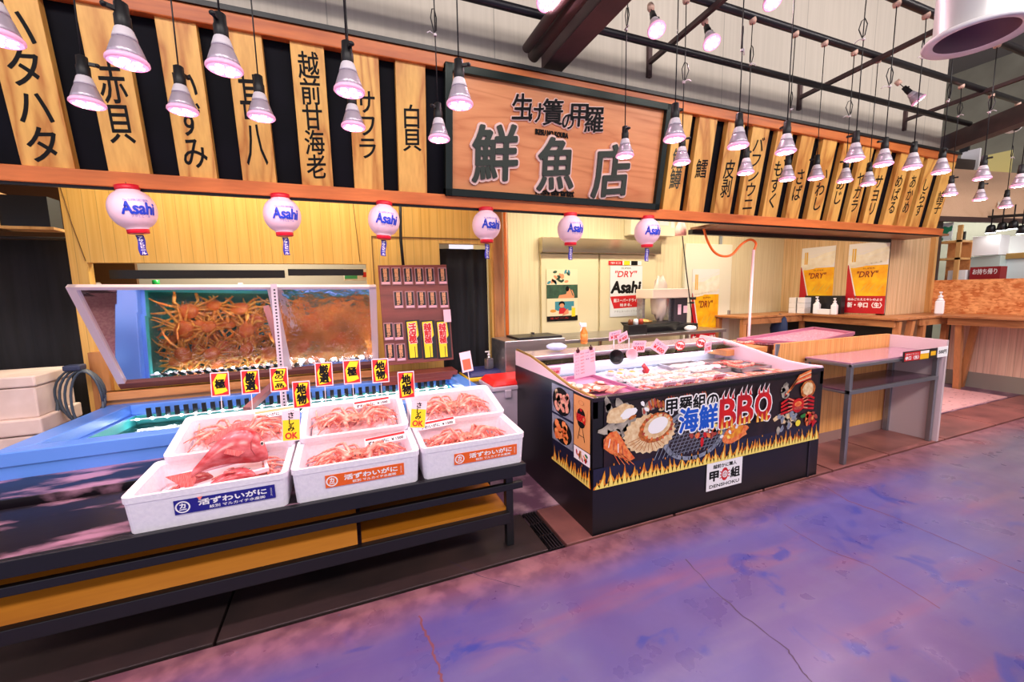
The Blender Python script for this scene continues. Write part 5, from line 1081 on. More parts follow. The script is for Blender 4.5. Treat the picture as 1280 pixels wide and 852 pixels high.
x = PB(790, 4.3); q = thing('sauce_rack', 'small dark rack of sauce jars on the back bench', 'rack', (x, 4.25, bz)); part('rack', MB().box(x-.14, x+.14, 4.18, 4.3, bz, bz+.12), M_black, q, .006)
for k in range(3): part('jar', MB().lathe([(.03, 0), (.032, .05), (.02, .07)], 12, o=(x-.08+.08*k, 4.23, bz+.12)), [mat('jar_brown', (120, 60, 30), rough=.2), M_white, mat('jar_red', (170, 60, 40), rough=.2)][k], q)
# drink machine
A = PY(813, 361, 4.45); B = PY(860, 361, 4.45); zt = A.z; zb = bz
q = thing('drink_machine', 'steel drink machine with a pale head and a bag of ice pieces', 'machine', ((A.x+B.x)/2, 4.6, bz))
part('head', MB().box(A.x, B.x, 4.4, 4.75, zt-.13, zt), mat('machine_cream', (240, 220, 206), rough=.4), q, .01)
xm = PY(843, 380, 4.45).x
part('dark_panel', MB().box(xm, B.x, 4.45, 4.72, zb, zt-.13).box(xm+.02, B.x+.02, 4.44, 4.45, zb+.35, zt-.2, 0), mat('machine_dark', (62, 58, 66), rough=.25), q, .006)
part('post', MB().box(A.x, A.x+.04, 4.6, 4.72, zb, zt-.13), M_steel, q); part('post', MB().box(xm-.05, xm, 4.5, 4.72, zb, zt-.13), M_steel, q); part('drip_base', MB().box(A.x, B.x+.05, 4.3, 4.72, zb, zb+.08), M_black, q, .006)
part('tap', MB().tube([(B.x, 4.42, zb+.42), (B.x+.06, 4.36, zb+.42)], .02, 10).tube([(B.x, 4.42, zb+.36), (B.x+.05, 4.38, zb+.36)], .014, 8), M_black, q)
part('notice', Dec((xm+.12, 4.449, zb+.28), (1, 0, 0), (0, 0, 1), (0, -1, 0), .003).rect(-.06, .0, -.08, .06, 0, 1).rect(.04, .11, -.06, .04, 0, 1), M_pinkpaper, q)
part('plastic_bag', MB().ell(((A.x+xm)/2-.01, 4.5, zb+.42), (.11, .1, .3), 14, 10, jit=.16), mat('bag_plastic', (214, 196, 186), rough=.25), q)
P = PY(862, 420, 4.2); pan = MB().ell((P.x, 4.2, bz+.033), (.09, .07, .035), 12, 6, jit=.15); one('white_towel', pan, M_white, 'crumpled white towel beside the drink machine', 'towel')
m = MB().tube([PY(853, 295, 4.2), PY(858, 340, 4.2), PY(863, 380, 4.3), PY(869, 420, 4.4)], .008, 6); q = thing('power_cable', 'thin dark cable hanging from the pink cover to the bench', 'cable', PY(853, 295, 4.2)); part('cable', m, M_cord, q)
P = PY(851, 285, 4.2); part('cover', MB().lathe([(.07, -.09), (.068, .0), (.03, .09), (.005, .1)], 16, o=P), mat('pink_cover', (250, 190, 186), rough=.5), q)
# stainless hood rail, control box, posters
x0, x1 = 2.4, 4.34; one('hood_rail', MB().box(x0, x1, 4.88, 4.99, 1.99, 2.185), mat('polished_steel', (200, 190, 170), rough=.2, metal=1), 'long polished steel rail on the pale wall above the doors', 'rail', bevel=.006)
A = PY(786, 234, 4.9); B = PY(840, 296, 4.9); q = thing('control_box', 'pale wall box with small notices above the right door', 'box', ((A.x+B.x)/2, 4.9, B.z)); part('casing', MB().box(A.x, B.x, 4.84, 4.99, B.z, min(A.z, 2.6)), mat('box_cream', (240, 232, 204), rough=.4), q, .006)
part('notice', Dec(((A.x+B.x)/2+.15, 4.839, B.z+.2), (1, 0, 0), (0, 0, 1), (0, -1, 0), .002).rect(-.05, .12, -.05, .1, 0, 1).rect(.16, .22, -.08, .15, 0, 1), M_paper, q)
P = PY(625, 320, 4.09)
one('orange_pipe', MB().tube([(1.575, 4.06, 0), (1.575, 4.06, 3)], .018, 10), mat('orange_strip', (224, 112, 40), rough=.4), 'thin orange strip running up beside the doorway post', 'pipe')
def sheet(name, x, y0, z0, w, h, lab, cols, Y=4.955, cat='poster'):
    q = thing(name, lab, cat, (x, Y, z0)); return q
BC = [M_paper, mat('beer_gold', (254, 200, 30), (240, 156, 10), scale=6, rough=.35), mat('beer_foam', (250, 244, 226), (236, 224, 200), scale=8, rough=.4), mat('poster_red', (190, 20, 34), rough=.4), mat('poster_white', (236, 232, 228), rough=.4), M_ink, mat('can_gold', (232, 180, 60), rough=.3), mat('dry_red', (140, 40, 20), rough=.4)]
def beer(q, o, U, V, N, w, h, full=True):
    D = Dec(o, U, V, N); D.slab(-w/2, w/2, 0, h, .003, 4)
    D.rect(-.5*w, .5*w, .2*h, .68*h, 1, 1); D.rect(-.5*w, .5*w, .68*h, h, 4, 1)
    D.poly([(-.5*w, .66*h), (-.3*w, .655*h), (-.1*w, .67*h), (.1*w, .70*h), (.3*w, .72*h), (.5*w, .75*h), (.5*w, .93*h), (.2*w, .9*h), (-.1*w, .84*h), (-.5*w, .84*h)], 2, 2)
    for k in range(8): D.oval(-.42*w+.115*w*k, (.675+.008*k)*h, .075*w, .02*h, 2, 3, 10)
    D.line([(-.3*w, .86*h), (.1*w, .9*h), (.48*w, .965*h)], .012*w, 2, 3); D.line([(0, .8*h), (.3*w, .84*h), (.48*w, .88*h)], .01*w, 4, 3)
    D.poly([(-.5*w, 0), (-.5*w, .70*h), (-.47*w, .7*h), (-.22*w, .2*h), (-.22*w, 0)], 3, 4); D.line([(-.47*w, .72*h), (-.23*w, .22*h)], .03*w, 4, 5); D.rect(-.4*w, -.3*w, .74*h, .93*h, 6, 5); D.rect(-.36*w, -.345*w, .74*h, .93*h, 4, 6)
    D.text('"DRY"', .02*w, .56*h, h=.085*h, w=.52*w, mi=7, l=5, bold=.02, shear=.2); D.text('SUPER', .05*w, .64*h, h=.02*h, w=.3*w, mi=7, l=5)
    for k in range(5): D.poly([(.1*w*k-.15*w, .3*h), (.1*w*k-.05*w, .34*h+.03*h*(k % 2)), (.1*w*k+.06*w, .44*h), (.1*w*k-.06*w, .38*h)], 6, 2)
    D.rect(-.5*w, .5*w, 0, .25*h, 3, 5); D.text('飲みごたえとキレのよさ', 0, .20*h, h=.035*h, w=.86*w, mi=0, l=6, bold=.04); D.text('新・辛口〈生〉', 0, .12*h, h=.075*h, w=.86*w, mi=0, l=6, bold=.05)
    if full: D.rect(-.5*w, .5*w, 0, .06*h, 5, 6); D.oval(.15*w, .03*h, .12*w, .015*h, 6, 7)
    part('sheet', D, BC, q)
A, B = PY(866, 336, 4.93), PY(896, 425, 4.93); q = thing('beer_poster', 'tall beer poster on the pale door behind the counter', 'poster', ((A.x+B.x)/2, 4.93, B.z)); beer(q, ((A.x+B.x)/2, 4.93, PY(880, 434, 4.93).z), (1, 0, 0), (0, 0, 1), (0, -1, 0), B.x-A.x, A.z-PY(880, 434, 4.93).z)
for (ua, ub, va, lab) in ((1003, 1045, 308.5, 'smaller-looking beer poster, farther in on the bar recess wall'), (1062, 1113, 303, 'beer poster nearest the partition on the bar recess wall')):
    y0, y1 = PX(ua, va, 7.12).y, PX(ub, va, 7.12).y; zt = PX((ua+ub)/2, va, 7.12).z; q = thing('beer_poster', lab, 'poster', (7.12, (y0+y1)/2, 1.1), group='beer posters on the bar recess wall')
    beer(q, (7.122, (y0+y1)/2, 1.07), (0, -1, 0), (0, 0, 1), (-1, 0, 0), y0-y1, zt-1.07, False)
# lettered beer sheet
A, B = PY(762, 332, 4.95), PY(802, 395, 4.95); w, h = B.x-A.x, PY(782, 332, 4.95).z-PY(782, 395, 4.95).z; cx = (A.x+B.x)/2
q = thing('beer_poster', 'white beer poster with big black logo letters on a red band', 'poster', (cx, 4.95, B.z)); D = Dec((cx, 4.95, PY(782, 395, 4.95).z), (1, 0, 0), (0, 0, 1), (0, -1, 0)).slab(-w*.48, w*.5, 0, h, .003)
D.text('SUPER', 0, h*.95, h=h*.03, w=w*.3, mi=1, l=1).text('"DRY"', 0, h*.84, h=h*.12, w=w*.66, mi=2, l=1, bold=.02, shear=.2).text('Asahi', 0, h*.58, h=h*.22, w=w*.9, mi=1, l=1, bold=.05, shear=.15)
D.poly([(-.48*w, h*.4), (.5*w, h*.42), (.5*w, h*.18), (-.36*w, h*.16)], 2, 1).text('超スーパードライ、', 0, h*.32, h=h*.07, w=w*.74, mi=0, l=2, bold=.03).text('始まる。', 0, h*.23, h=h*.06, w=w*.36, mi=0, l=2, bold=.03).text('アサヒスーパードライ', 0, h*.1, h=h*.04, w=w*.7, mi=3, l=1)
part('sheet', D, [mat('poster_silver', (228, 232, 236), rough=.3), M_ink, M_red, mat('poster_grey', (110, 110, 120), rough=.4)], q)
D = Dec((cx-.02, 4.95, A.z+.01), (1, 0, 0), (0, 0, 1), (0, -1, 0)).slab(-w*.5, w*.5, 0, .06, .003, 0).rect(-w*.5, -w*.08, .0, .06, 1, 1).rect(-.04*w, .14*w, 0, .06, 2, 1).rect(.18*w, .38*w, 0, .06, 3, 1).text('辛口', -w*.3, .03, h=.03, w=w*.3, mi=0, l=2); one('menu_strip', D, [M_paper, M_red, M_yel, M_ink], 'narrow coloured strip above the white lettered beer poster', 'strip')
# picture poster: a seated figure with plants and a glass
A, B = PY(683, 336, 4.95), PY(722, 400, 4.95); w, h = B.x-A.x, A.z-B.z; q = thing('picture_poster', 'retro picture poster of a reclining person above a person with a beer glass', 'poster', ((A.x+B.x)/2, 4.95, B.z))
D = Dec(((A.x+B.x)/2, 4.95, B.z), (1, 0, 0), (0, 0, 1), (0, -1, 0)).slab(-w/2, w/2, 0, h, .003); c = lambda a, b: (a*w, b*h)
D.rect(-.5*w, .5*w, .44*h, .7*h, 1, 1); D.rect(-.5*w, .5*w, 0, .1*h, 5, 1); D.rect(-.24*w, .38*w, .2*h, .38*h, 2, 1)
for k in range(16): D.oval(rb.uniform(-.45, .3)*w, rb.uniform(.72, .95)*h, .07*w, .025*h, [1, 2, 3][k % 3], 2, 10, rb.uniform(0, 3))
D.oval(.0, .86*h, .06*w, .05*h, 3, 3)
D.poly([c(-.14, .44), c(-.1, .5), c(.12, .52), c(.18, .64), c(.25, .62), c(.32, .5), c(.4, .44)], 3, 2); D.line([c(.3, .6), c(.36, .52), c(.38, .46)], .03*w, 3, 3); D.oval(.16*w, .62*h, .06*w, .05*h, 5, 3)
D.oval(-.02*w, .33*h, .1*w, .055*h, 5, 3); D.oval(-.02*w, .3*h, .075*w, .04*h, 3, 4); D.poly([c(-.12, .14), c(-.1, .25), c(.06, .26), c(.2, .18), c(.2, .14)], 4, 3); D.poly([c(-.02, .1), c(.1, .2), c(.18, .24), c(.2, .14)], 3, 5); D.oval(-.3*w, .18*h, .14*w, .05*h, 0, 3); D.oval(-.3*w, .2*h, .1*w, .03*h, 6, 4)
D.rect(.3*w, .42*w, .08*h, .26*h, 7, 4); D.rect(.3*w, .42*w, .25*h, .28*h, 0, 5); D.text('生ビール', -.1*w, .06*h, h=.035*h, w=.6*w, mi=4, l=6)
part('sheet', D, [mat('poster_cream', (238, 222, 186), rough=.5), mat('poster_green', (36, 66, 50), (60, 96, 70), scale=14, rough=.5), mat('poster_teal', (60, 140, 160), rough=.5), mat('skin_tone', (226, 150, 106), rough=.5), M_red, M_ink, mat('food_ochre', (220, 150, 60), rough=.5), M_yel], q)
# ================================================================== hose pole, trays, steel table
P = PY(942, 312, 3.2); q = thing('hose_pole', 'thin pale pink upright pipe fed by an orange hose', 'pole', (P.x, 3.2, 0)); part('pole', MB().tube([(P.x-.02, 3.2, 0), (P.x, 3.2, P.z)], .014, 10), mat('pink_pipe', (246, 200, 200), rough=.35), q)
m = MB(); cps = [(880, 286), (884, 300), (892, 314), (903, 320), (915, 318), (926, 306), (935, 300), (941, 300), (945, 305), (942, 314)]; 
hp = [PY(u, v, 3.2) for u, v in cps]; sm = []
for k in range(len(hp)-1):
    a_, b_, c_, d_ = hp[max(k-1, 0)], hp[k], hp[k+1], hp[min(k+2, len(hp)-1)]
    for t_ in (0, .25, .5, .75): sm.append(.5*((2*b_)+(c_-a_)*t_+(2*a_-5*b_+4*c_-d_)*t_*t_+(3*b_-a_-3*c_+d_)*t_**3))
m.tube(sm+[hp[-1]], .012, 10); part('hose', m, mat('orange_hose', (238, 104, 24), rough=.35), q)
one('ceiling_lamp_shade', MB().hexa([PY(868, 279, 3.3), PY(895, 279, 3.3), PY(895, 279, 3.7), PY(868, 279, 3.7)], [PY(862, 276, 3.3), PY(898, 276, 3.3), PY(898, 276, 3.7), PY(862, 276, 3.7)]), M_gold, 'pale bracket under the sign above the orange hose', 'bracket')
M_spk = mat('pink_speckled_plastic', (196, 110, 140), (236, 186, 200), scale=60, rough=.35, ramp=(.5, .6))
q = thing('speckled_tray', 'pink speckled tray lying over the low slatted wall', 'tray', (4.6, 3.0, .94)); c4 = [PZ(922, 426, .93), PZ(1010, 431, .93), PZ(1067, 417.5, .93), PZ(1017, 411, .93)]
m = MB().hexa([p-Vector((0, 0, .02)) for p in c4], c4); part('base', m, M_spk, q)
m = MB(); 
for a, b in zip(c4, c4[1:]+c4[:1]): m.bar(a+Vector((0, 0, .012)), b+Vector((0, 0, .012)), .025, .035)
part('rim', m, mat('mauve_plastic2', (170, 104, 130), rough=.35), q, .004)
M_slat = grooved('slat_wood', (206, 150, 92), (170, 112, 60), .045, 'x', .5, .12)
one('slatted_wall', MB().box(3.72, 5.1, 2.62, 2.66, 0, .9).box(3.72, 5.35, 3.3, 3.36, 0, .9), M_slat, 'low slatted wooden stand under the pink speckled tray', 'stand')
q = thing('wall_counter', 'low boarded partition behind the grey steel table', 'partition', (4.25, 2.44, 0)); m = MB().hexa([(3.44, 2.42, .1), (5.10, 2.42, .1), (5.10, 2.45, .1), (3.44, 2.45, .1)], [(3.44, 2.42, 1.0), (5.10, 2.42, .995), (5.10, 2.45, .995), (3.44, 2.45, 1.0)]); part('board', m, grooved('warm_board', (232, 168, 100), (212, 142, 76), .06, 'x', .45, .05), q)
part('base_strip', MB().box(3.44, 5.1, 2.42, 2.47, 0, .1), mat('concrete_strip', (150, 112, 104), rough=.8), q)
part('end_panel', MB().hexa([(5.13, 2.0, .0), (5.16, 2.0, .0), (5.13, 2.46, .0), (5.10, 2.46, .0)], [(5.13, 2.0, .97), (5.16, 2.0, .97), (5.13, 2.46, .99), (5.10, 2.46, .99)]), mat('pinkish_acrylic', (206, 184, 188), rough=.2), q)
part('end_bracket', MB().prism([(0, .78), (.0, 1.0), (.05, 1.0)], (3.42, 2.415, 0), (1, 0, 0), (0, 0, 1), (0, .01, 0)), M_alu, q)
q = thing('steel_table', 'open grey steel table with a glossy pinkish top beside the counter', 'table', (4.5, 2.25, 0)); tx0, tx1, ty0, ty1 = 3.78, 5.11, 2.03, 2.40
part('top', MB().box(tx0, tx1, ty0, ty1, .85, .865), mat('glossy_pink_top', (160, 122, 140), rough=.08, spec=.8), q, .003)
m = MB().box(tx0, tx1, ty0-.01, ty0+.02, .825, .85).box(tx0, tx0+.03, ty0, ty1, .825, .85).box(tx1-.03, tx1, ty0, ty1, .825, .85).box(tx0, tx1, ty1-.02, ty1, .825, .85); part('top_frame', m, M_alu, q, .003)
part('shelf', MB().box(tx0, tx1, ty0, ty1, .62, .632), mat('shelf_purple', (92, 64, 80), rough=.2), q); part('shelf_frame', MB().box(tx0, tx1, ty0-.006, ty0+.02, .6, .635).box(tx0, tx0+.03, ty0, ty1, .6, .62), M_alu, q, .003)
for x in (tx0+.018, tx1-.018):
    for y in (ty0+.018, ty1-.018): part('leg', MB().box(x-.018, x+.018, y-.018, y+.018, 0, .83), M_alu, q, .002)
A, B = PY(1130, 446, 2.0), PY(1184, 439, 2.0); q = thing('beer_price_strip', 'red and black beer price strip with a white 500 card on the steel table', 'sign', ((A.x+B.x)/2, 2.0, A.z)); D = Dec((A.x, 2.0, (A.z+B.z)/2), (1, 0, 0), (0, 0, 1), (0, -1, 0)); w = B.x-A.x
D.slab(-.01, w, -.045, .045, .006, 2).rect(.01, w*.36, -.04, .035, 1, 1).text('飲みごたえと', w*.18, .018, h=.016, w=w*.28, mi=0, l=2).text('辛口〈生〉', w*.18, -.015, h=.032, w=w*.3, mi=0, l=2, bold=.05).rect(w*.36, w*.56, -.04, .035, 3, 1).rect(w*.36, w*.56, .01, .035, 0, 2).rect(w*.6, w*.72, -.02, .02, 3, 1).slab(w*.76, w, -.045, .05, -.004, 0).text('500円', w*.87, .004, h=.036, w=w*.19, mi=4, l=9, bold=.02)
part('strip', D, [M_paper, M_red, M_black, mat('beer_gold_print', (246, 186, 30), rough=.4), M_ink], q)
# scraps of crab on the wall end
for i in range(3): put('prawn', *(PY(914+8*i, 430, 2.9)+Vector((0, 0, .0))), i*1.3, 'pink seafood scrap on the small stand right of the counter', 'seafood scraps on the small stand', 1.5)
one('small_stand', MB().box(*(lambda p: (p.x-.2, p.x+.35, 2.78, 3.05))(PY(914, 433, 2.9)), PY(914, 436, 2.9).z-.04, PY(914, 434, 2.9).z), W_plain, 'small wooden stand with pink seafood scraps right of the counter', 'stand', bevel=.003)
P = PY(918, 440, 2.9); one('stand_post', MB().box(P.x-.03, P.x+.03, 2.88, 2.94, 0, PY(914, 436, 2.9).z-.04), W_plainz, 'wooden post carrying the small scrap stand', 'post')
# ================================================================== standing bar tables
def bar_table(name, lab, top, legs, aprons):
    q = thing(name, lab, 'table', (top[0][0], top[0][1], 0)); m = MB().hexa([(*p, 1.02) for p in top], [(*p, 1.05) for p in top]); part('table_top', m, W_table, q, .004)
    m = MB()
    for a, b in aprons: m.bar((*a, .97), (*b, .97), .03, .09)
    part('apron', m, W_table, q)
    for a, b in legs: part('leg', MB().bar((*a, 1.0), (*b, 0), .065, .065, up=(0, 1, 0)), wood('bar_leg_wood', (206, 140, 88), (150, 92, 50), 'z', 8), q)
bar_table('bar_table', 'wooden standing bar table along the recess wall with the beer posters', [(6.59, 3.06), (7.12, 3.06), (7.12, 4.95), (6.9, 4.95)], [((6.72, 3.12), (6.68, 3.12)), ((7.04, 3.12), (7.0, 3.2)), ((6.97, 4.5), (6.95, 4.5))], [((6.66, 3.12), (6.95, 4.9))])
bar_table('bar_table', 'short wooden standing bar table against the back wall of the recess', [(5.5, 4.4), (6.86, 4.4), (6.92, 4.96), (5.5, 4.96)], [((5.56, 4.46), (5.56, 4.46)), ((5.56, 4.9), (5.56, 4.9)), ((6.2, 4.9), (6.2, 4.9))], [((5.52, 4.44), (6.84, 4.44))])
bar_table('bar_table', 'small corner of wooden bar top in front of the boarded partition', [(7.13, 3.06), (8.2, 3.06), (8.2, 3.49), (7.13, 3.49)], [((7.3, 3.12), (7.3, 3.12)), ((7.9, 3.12), (7.9, 3.12))], [((7.16, 3.1), (8.2, 3.1))])
bar_table('bar_table', 'long wooden bar table in front of the chipboard counter at the right', [(7.56, -.6), (8.24, -.6), (8.24, 3.05), (7.6, 3.05)], [((7.7, 2.9), (7.95, 2.95)), ((8.15, 2.9), (8.18, 3.0)), ((7.7, .2), (7.7, .2))], [((7.63, -.5), (7.66, 3.0))])
one('dark_bar_front', MB().box(6.98, 7.0, 3.2, 4.8, .55, .97), M_black, 'dark panel below the bar table by the beer posters', 'panel')
one('blue_apron', MB().ell(PX(974, 410, 6.4), (.07, .14, .22), 12, 8, jit=.08), mat('apron_blue', (34, 48, 84), rough=.8), 'dark blue apron hanging under the bar table', 'apron')
def onbar(u, X=6.93): P = PX(u, 386, X); return Vector((X, P.y, 1.05))
for i in range(3):
    for j in range(2):
        P = onbar(996+j*9); one('paper_box', MB().box(P.x-.1, P.x+.1, P.y-.07, P.y+.07, 1.05+.085*i, 1.132+.085*i), M_white, 'small white carton on the bar table, %s of the %s' % (('bottom', 'middle', 'top')[i], ('farther stack', 'nearer stack')[j]), 'carton', 'white cartons on the bar table', .004)
P = onbar(1027, 7.03); one('black_box', MB().box(P.x-.05, P.x+.05, P.y-.3, P.y+.24, 1.05, 1.33), M_black, 'black box standing on the bar table behind the bottles', 'box', bevel=.006)
pump(onbar(1021, 6.85), 'white pump bottle on the bar table by the black box', 1.35); pump(onbar(1043, 6.85), 'slim white bottle at the right of the black box', 1.25)
P = onbar(1031, 6.85); one('tissue_box', MB().box(P.x-.05, P.x+.05, P.y-.1, P.y+.13, 1.05, 1.13), M_paper, 'low white tissue box between the two white bottles', 'box', bevel=.006)
P = PX(1174, 388, 7.95); pump(Vector((7.95, P.y, 1.05)), 'clear gel bottle with a pump on the bar in front of the chipboard', 1.6)
# ================================================================== neighbouring stall at the right
def osb():
    m, t, b = nt('chipboard'); L = t.links.new; tc = t.nodes.new('ShaderNodeTexCoord'); vo = t.nodes.new('ShaderNodeTexVoronoi'); vo.inputs['Scale'].default_value = 38
    mp = t.nodes.new('ShaderNodeMapping'); mp.inputs['Scale'].default_value = (1, .6, 1.3); mp.inputs['Rotation'].default_value = (.5, 0, 0); no = t.nodes.new('ShaderNodeTexNoise'); no.inputs['Scale'].default_value = 9; no.inputs['Detail'].default_value = 5
    L(tc.outputs['Object'], mp.inputs[0]); L(mp.outputs[0], vo.inputs['Vector']); L(tc.outputs['Object'], no.inputs['Vector']); ad = t.nodes.new('ShaderNodeMath'); ad.operation = 'MULTIPLY_ADD'; ad.inputs[1].default_value = .6
    bw = t.nodes.new('ShaderNodeRGBToBW'); L(vo.outputs['Color'], bw.inputs[0]); L(bw.outputs[0], ad.inputs[0]); L(no.outputs['Fac'], ad.inputs[2]); cr = t.nodes.new('ShaderNodeValToRGB'); cr.color_ramp.elements[0].position = .55; cr.color_ramp.elements[1].position = 1.0
    cr.color_ramp.elements[0].color = lin((202, 112, 52)); cr.color_ramp.elements[1].color = lin((248, 178, 112)); L(ad.outputs[0], cr.inputs[0]); L(cr.outputs[0], b.inputs['Base Color']); setp(b, rough=.5); return m
q = thing('neighbour_counter', 'chipboard-topped serving counter of the neighbouring stall', 'counter', (8.35, 1, 0))
part('chipboard_screen', MB().box(8.27, 8.31, -1, 3.45, 1.0, 1.535), osb(), q, .002); part('front_panel', MB().box(8.27, 8.31, -1, 3.2, .22, 1.0), M_pinkb, q); part('kick_board', MB().box(8.268, 8.31, -1, 3.2, 0, .22), mat('grey_kick', (150, 140, 130), rough=.5), q)
part('rail', MB().box(8.25, 8.27, -1, 3.2, .93, .95), M_paper, q); part('counter_top', MB().box(8.31, 8.9, -1, 3.45, 1.36, 1.4), M_steel, q)
struct('wall_right', MB().box(11.5, 11.6, -6, 8, 0, 5.6), mat('far_wall', (150, 148, 132), (132, 130, 116), scale=2, rough=.7))
struct('wall_back', MB().box(8.5, 11.5, 6.0, 6.1, 0, 3.4), mat('kitchen_grey', (150, 158, 150), rough=.5))
struct('wall_back', MB().box(7.31, 14, 8.0, 8.1, 0, 5.6), mat('far_wall2', (158, 154, 146), rough=.7))
a, b2 = PZ(1155, 271, 2.45), PZ(1285, 275, 2.45)
c1, c2 = PX(1194, 224, a.x+.15), PX(1290, 240, b2.x+.2)
c1 = a+Vector((.35, .1, .75)); c2 = b2+Vector((.35, .1, .75))
q = thing('neighbour_sign', 'pale plywood fascia panel leaning over the neighbouring stall', 'sign', a); nn = Vector((.05, .04, 0))
part('panel', MB().hexa([a, b2, b2+nn, a+nn], [c1, c2, c2+nn, c1+nn]), wood('pale_ply_panel', (226, 184, 150), (206, 160, 124), 'y', 4), q)
part('lower_rail', MB().bar(a-Vector((0, 0, .02)), b2-Vector((0, 0, .02)), .06, .07), mat('rail_brown', (72, 48, 44), rough=.5), q)
d3 = (b2-a).normalized(); part('pendant_letters', Dec(a.lerp(b2, .72)+(c1-a)*.3+Vector((-.02, -.02, 0)), d3, (c1-a).normalized()).text('わっぱ', 0, 0, h=.12, w=.3, mi=0, bold=.03), mat('faint_paint', (240, 226, 210), rough=.5), q)
one('dark_pillar_box', MB().hexa([PY(1166, 272, 3.6), PY(1194, 270, 3.6), PY(1194, 270, 3.8), PY(1166, 272, 3.8)], [PY(1176, 196, 3.6), PY(1222, 200, 3.6), PY(1222, 200, 3.8), PY(1176, 196, 3.8)]), mat('dark_brown_box', (58, 44, 40), rough=.5), 'dark brown boxing between the shop sign and the neighbouring fascia', 'panel')
for i, (u0, v0, u1, v1, X, mt, lab) in enumerate(((1202, 190, 1222, 214, 9.5, M_white, 'white notice high above the neighbouring stall'), (1229, 195, 1262, 216, 10.5, mat('yellow_window', (226, 214, 140), rough=.4), 'yellowish board high on the far wall'), (1200, 180, 1210, 189, 9.5, M_black, 'dark square fitting above the white notice'))):
    A, B = PX(u0, v0, X), PX(u1, v1, X); one('wall_notice', MB().box(X, X+.05, min(A.y, B.y), max(A.y, B.y), min(A.z, B.z), max(A.z, B.z)), mt, lab, 'notice')
def nb(X, u0, v0, u1, v1, mt, name, lab, cat, dx=.3, zb=None):
    A, B = PX(u0, v0, X), PX(u1, v1, X); return one(name, MB().box(X, X+dx, min(A.y, B.y), max(A.y, B.y), min(A.z, B.z) if zb is None else zb, max(A.z, B.z)), mt, lab, cat, bevel=.004)
q = thing('shelf_unit', 'narrow wooden shelf unit with a green and white card at the partition end', 'shelf', (8.5, 3.3, 1.5)); A, B = PX(1174, 275, 8.6), PX(1196, 348, 8.6)
y0, y1 = B.y, A.y
part('frame', MB().box(8.6, 8.64, y1-.03, y1, 1.53, 2.35).box(8.6, 8.95, y0, y1, 2.1, 2.13).box(8.6, 8.95, y0, y1, 1.84, 1.87).box(8.6, 8.64, y0, y0+.05, 1.53, 2.35), W_ply, q); part('back', MB().box(8.93, 8.95, y0, y1, 1.53, 2.1), W_plain, q)
part('card', MB().box(8.58, 8.60, y0+.1, y1-.03, 2.14, 2.4), mat('card_white_green', (226, 236, 232), (40, 130, 90), scale=6, rough=.5, ramp=(.55, .57)), q)
nb(8.7, 1185, 338, 1206, 350, mat('tub_white', (236, 238, 240), rough=.4), 'white_bin', 'white plastic tub on the neighbouring counter', 'tub'); 
A, B = PX(1213, 334, 8.75), PX(1249, 350, 8.75); q = thing('red_sign_box', 'dark red lettered box on the neighbouring counter', 'box', (8.75, (A.y+B.y)/2, B.z)); part('box', MB().box(8.75, 8.95, B.y, A.y, 1.42, A.z), mat('deep_red', (150, 20, 34), rough=.4), q)
part('lettering', Dec((8.749, (A.y+B.y)/2, (A.z+1.5)/2+.04), (0, -1, 0), (0, 0, 1), (-1, 0, 0), .002).text('お持ち帰り', 0, 0, h=.08, w=(A.y-B.y)*.8, bold=.03), M_paper, q)
nb(9.3, 1216, 296, 1248, 318, M_white, 'kitchen_unit', 'white kitchen unit in the upper part of the neighbouring stall', 'unit'); nb(9.4, 1200, 322, 1248, 346, mat('glass_case', (190, 206, 200), rough=.2), 'glass_case', 'pale greenish case behind the neighbouring counter', 'case', zb=0)
nb(9.6, 1250, 322, 1290, 348, mat('pale_panel', (214, 222, 224), rough=.3), 'steel_fridge', 'pale steel cabinet at the right edge of the neighbouring stall', 'cabinet', zb=0); nb(9.8, 1254, 296, 1290, 318, mat('hood_white', (236, 236, 236), rough=.3), 'extractor_hood', 'white hood at the right edge of the neighbouring stall', 'hood')
nb(9.55, 1252, 317, 1290, 322, M_gold, 'gold_rail', 'gold-coloured rail under the white hood', 'rail', .05); nb(9.2, 1196, 290, 1200, 345, M_black, 'dark_post', 'thin dark post inside the neighbouring stall', 'post', .05, 0)
P0 = PX(1190, 318, 9.0)
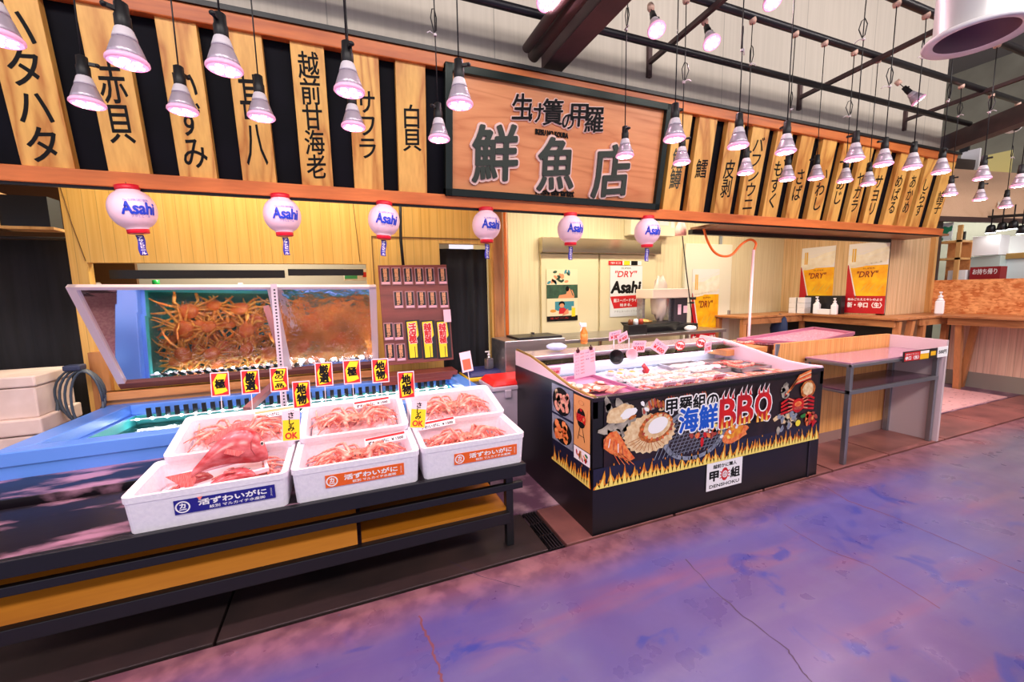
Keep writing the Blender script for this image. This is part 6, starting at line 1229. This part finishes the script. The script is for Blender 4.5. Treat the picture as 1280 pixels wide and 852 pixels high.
for i, (u, v) in enumerate(((1238, 291), (1252, 288), (1266, 286), (1277, 292))):
    P = PX(u, v, 9.2); q = thing('track_spotlight', 'bright track spotlight inside the neighbouring stall, %s from the left' % ORD[i], 'lamp', P, group='track spotlights of the neighbouring stall'); part('can', MB().lathe([(.03, .12), (.045, .1), (.06, .0)], 14, o=P), M_black, q); part('glow', MB().lathe([(.0, -.004), (.055, -.002), (.058, .01)], 14, o=P), mat('spot_glow', (255, 255, 250), emit=12), q); part('stem', MB().tube([P+Vector((0, 0, .12)), P+Vector((0, 0, .35))], .008, 6), M_black, q)
one('light_track', MB().bar(PX(1225, 272, 9.2), PX(1290, 268, 9.2), .04, .04), M_black, 'black lighting track inside the neighbouring stall', 'track')
# ================================================================== light
w = bpy.data.worlds.new('hall_air'); bpy.context.scene.world = w; w.use_nodes = True
w.node_tree.nodes['Background'].inputs[0].default_value = (.88, .82, .94, 1); w.node_tree.nodes['Background'].inputs[1].default_value = 1.05
for x, y, e in ((-2, -1.6, 100), (1.5, -1.6, 100), (5, -1.6, 110), (8.3, -1.6, 90)):
    light('hall_fitting', 'AREA', (x, y, 4.4), e, (1, .92, .86), (R(58), 0, 0), shape='RECTANGLE', size=2.4, size_y=.8)
light('hall_spotlight', 'SPOT', (5.6, .5, 4.6), 260, (1, .95, .86), (R(8), 0, 0), spot_size=R(34), spot_blend=1, shadow_soft_size=.2)
light('counter_light', 'AREA', (2.4, 2.93, .955), 2.2, (.9, .95, 1), (R(-12), 0, 0), shape='RECTANGLE', size=1.9, size_y=.03)
for x, y, z, e, s in ((-.5, 3.55, 2.85, 34, 2.4), (2.9, 4.0, 2.8, 44, 1.6), (5.2, 4.0, 2.8, 34, 1.4), (-1, 5.3, 2.9, 80, 1.4)):
    light('kitchen_tube', 'AREA', (x, y, z), e, (1, .88, .66), (0, 0, 0), shape='RECTANGLE', size=s, size_y=.25)
light('tank_strip', 'AREA', (-.35, 3.8, .59), 6, (.9, .97, 1), (R(-35), 0, 0), shape='RECTANGLE', size=2.3, size_y=.02)
light('neighbour_tube', 'AREA', (10.3, 4.2, 3.2), 90, (1, .99, .92), (0, 0, 0), shape='RECTANGLE', size=1.5, size_y=1.5)
vs = bpy.context.scene.view_settings
vs.view_transform = 'Standard'; vs.look = 'None'; vs.gamma = 1; vs.use_curve_mapping = False; vs.exposure = 0.1
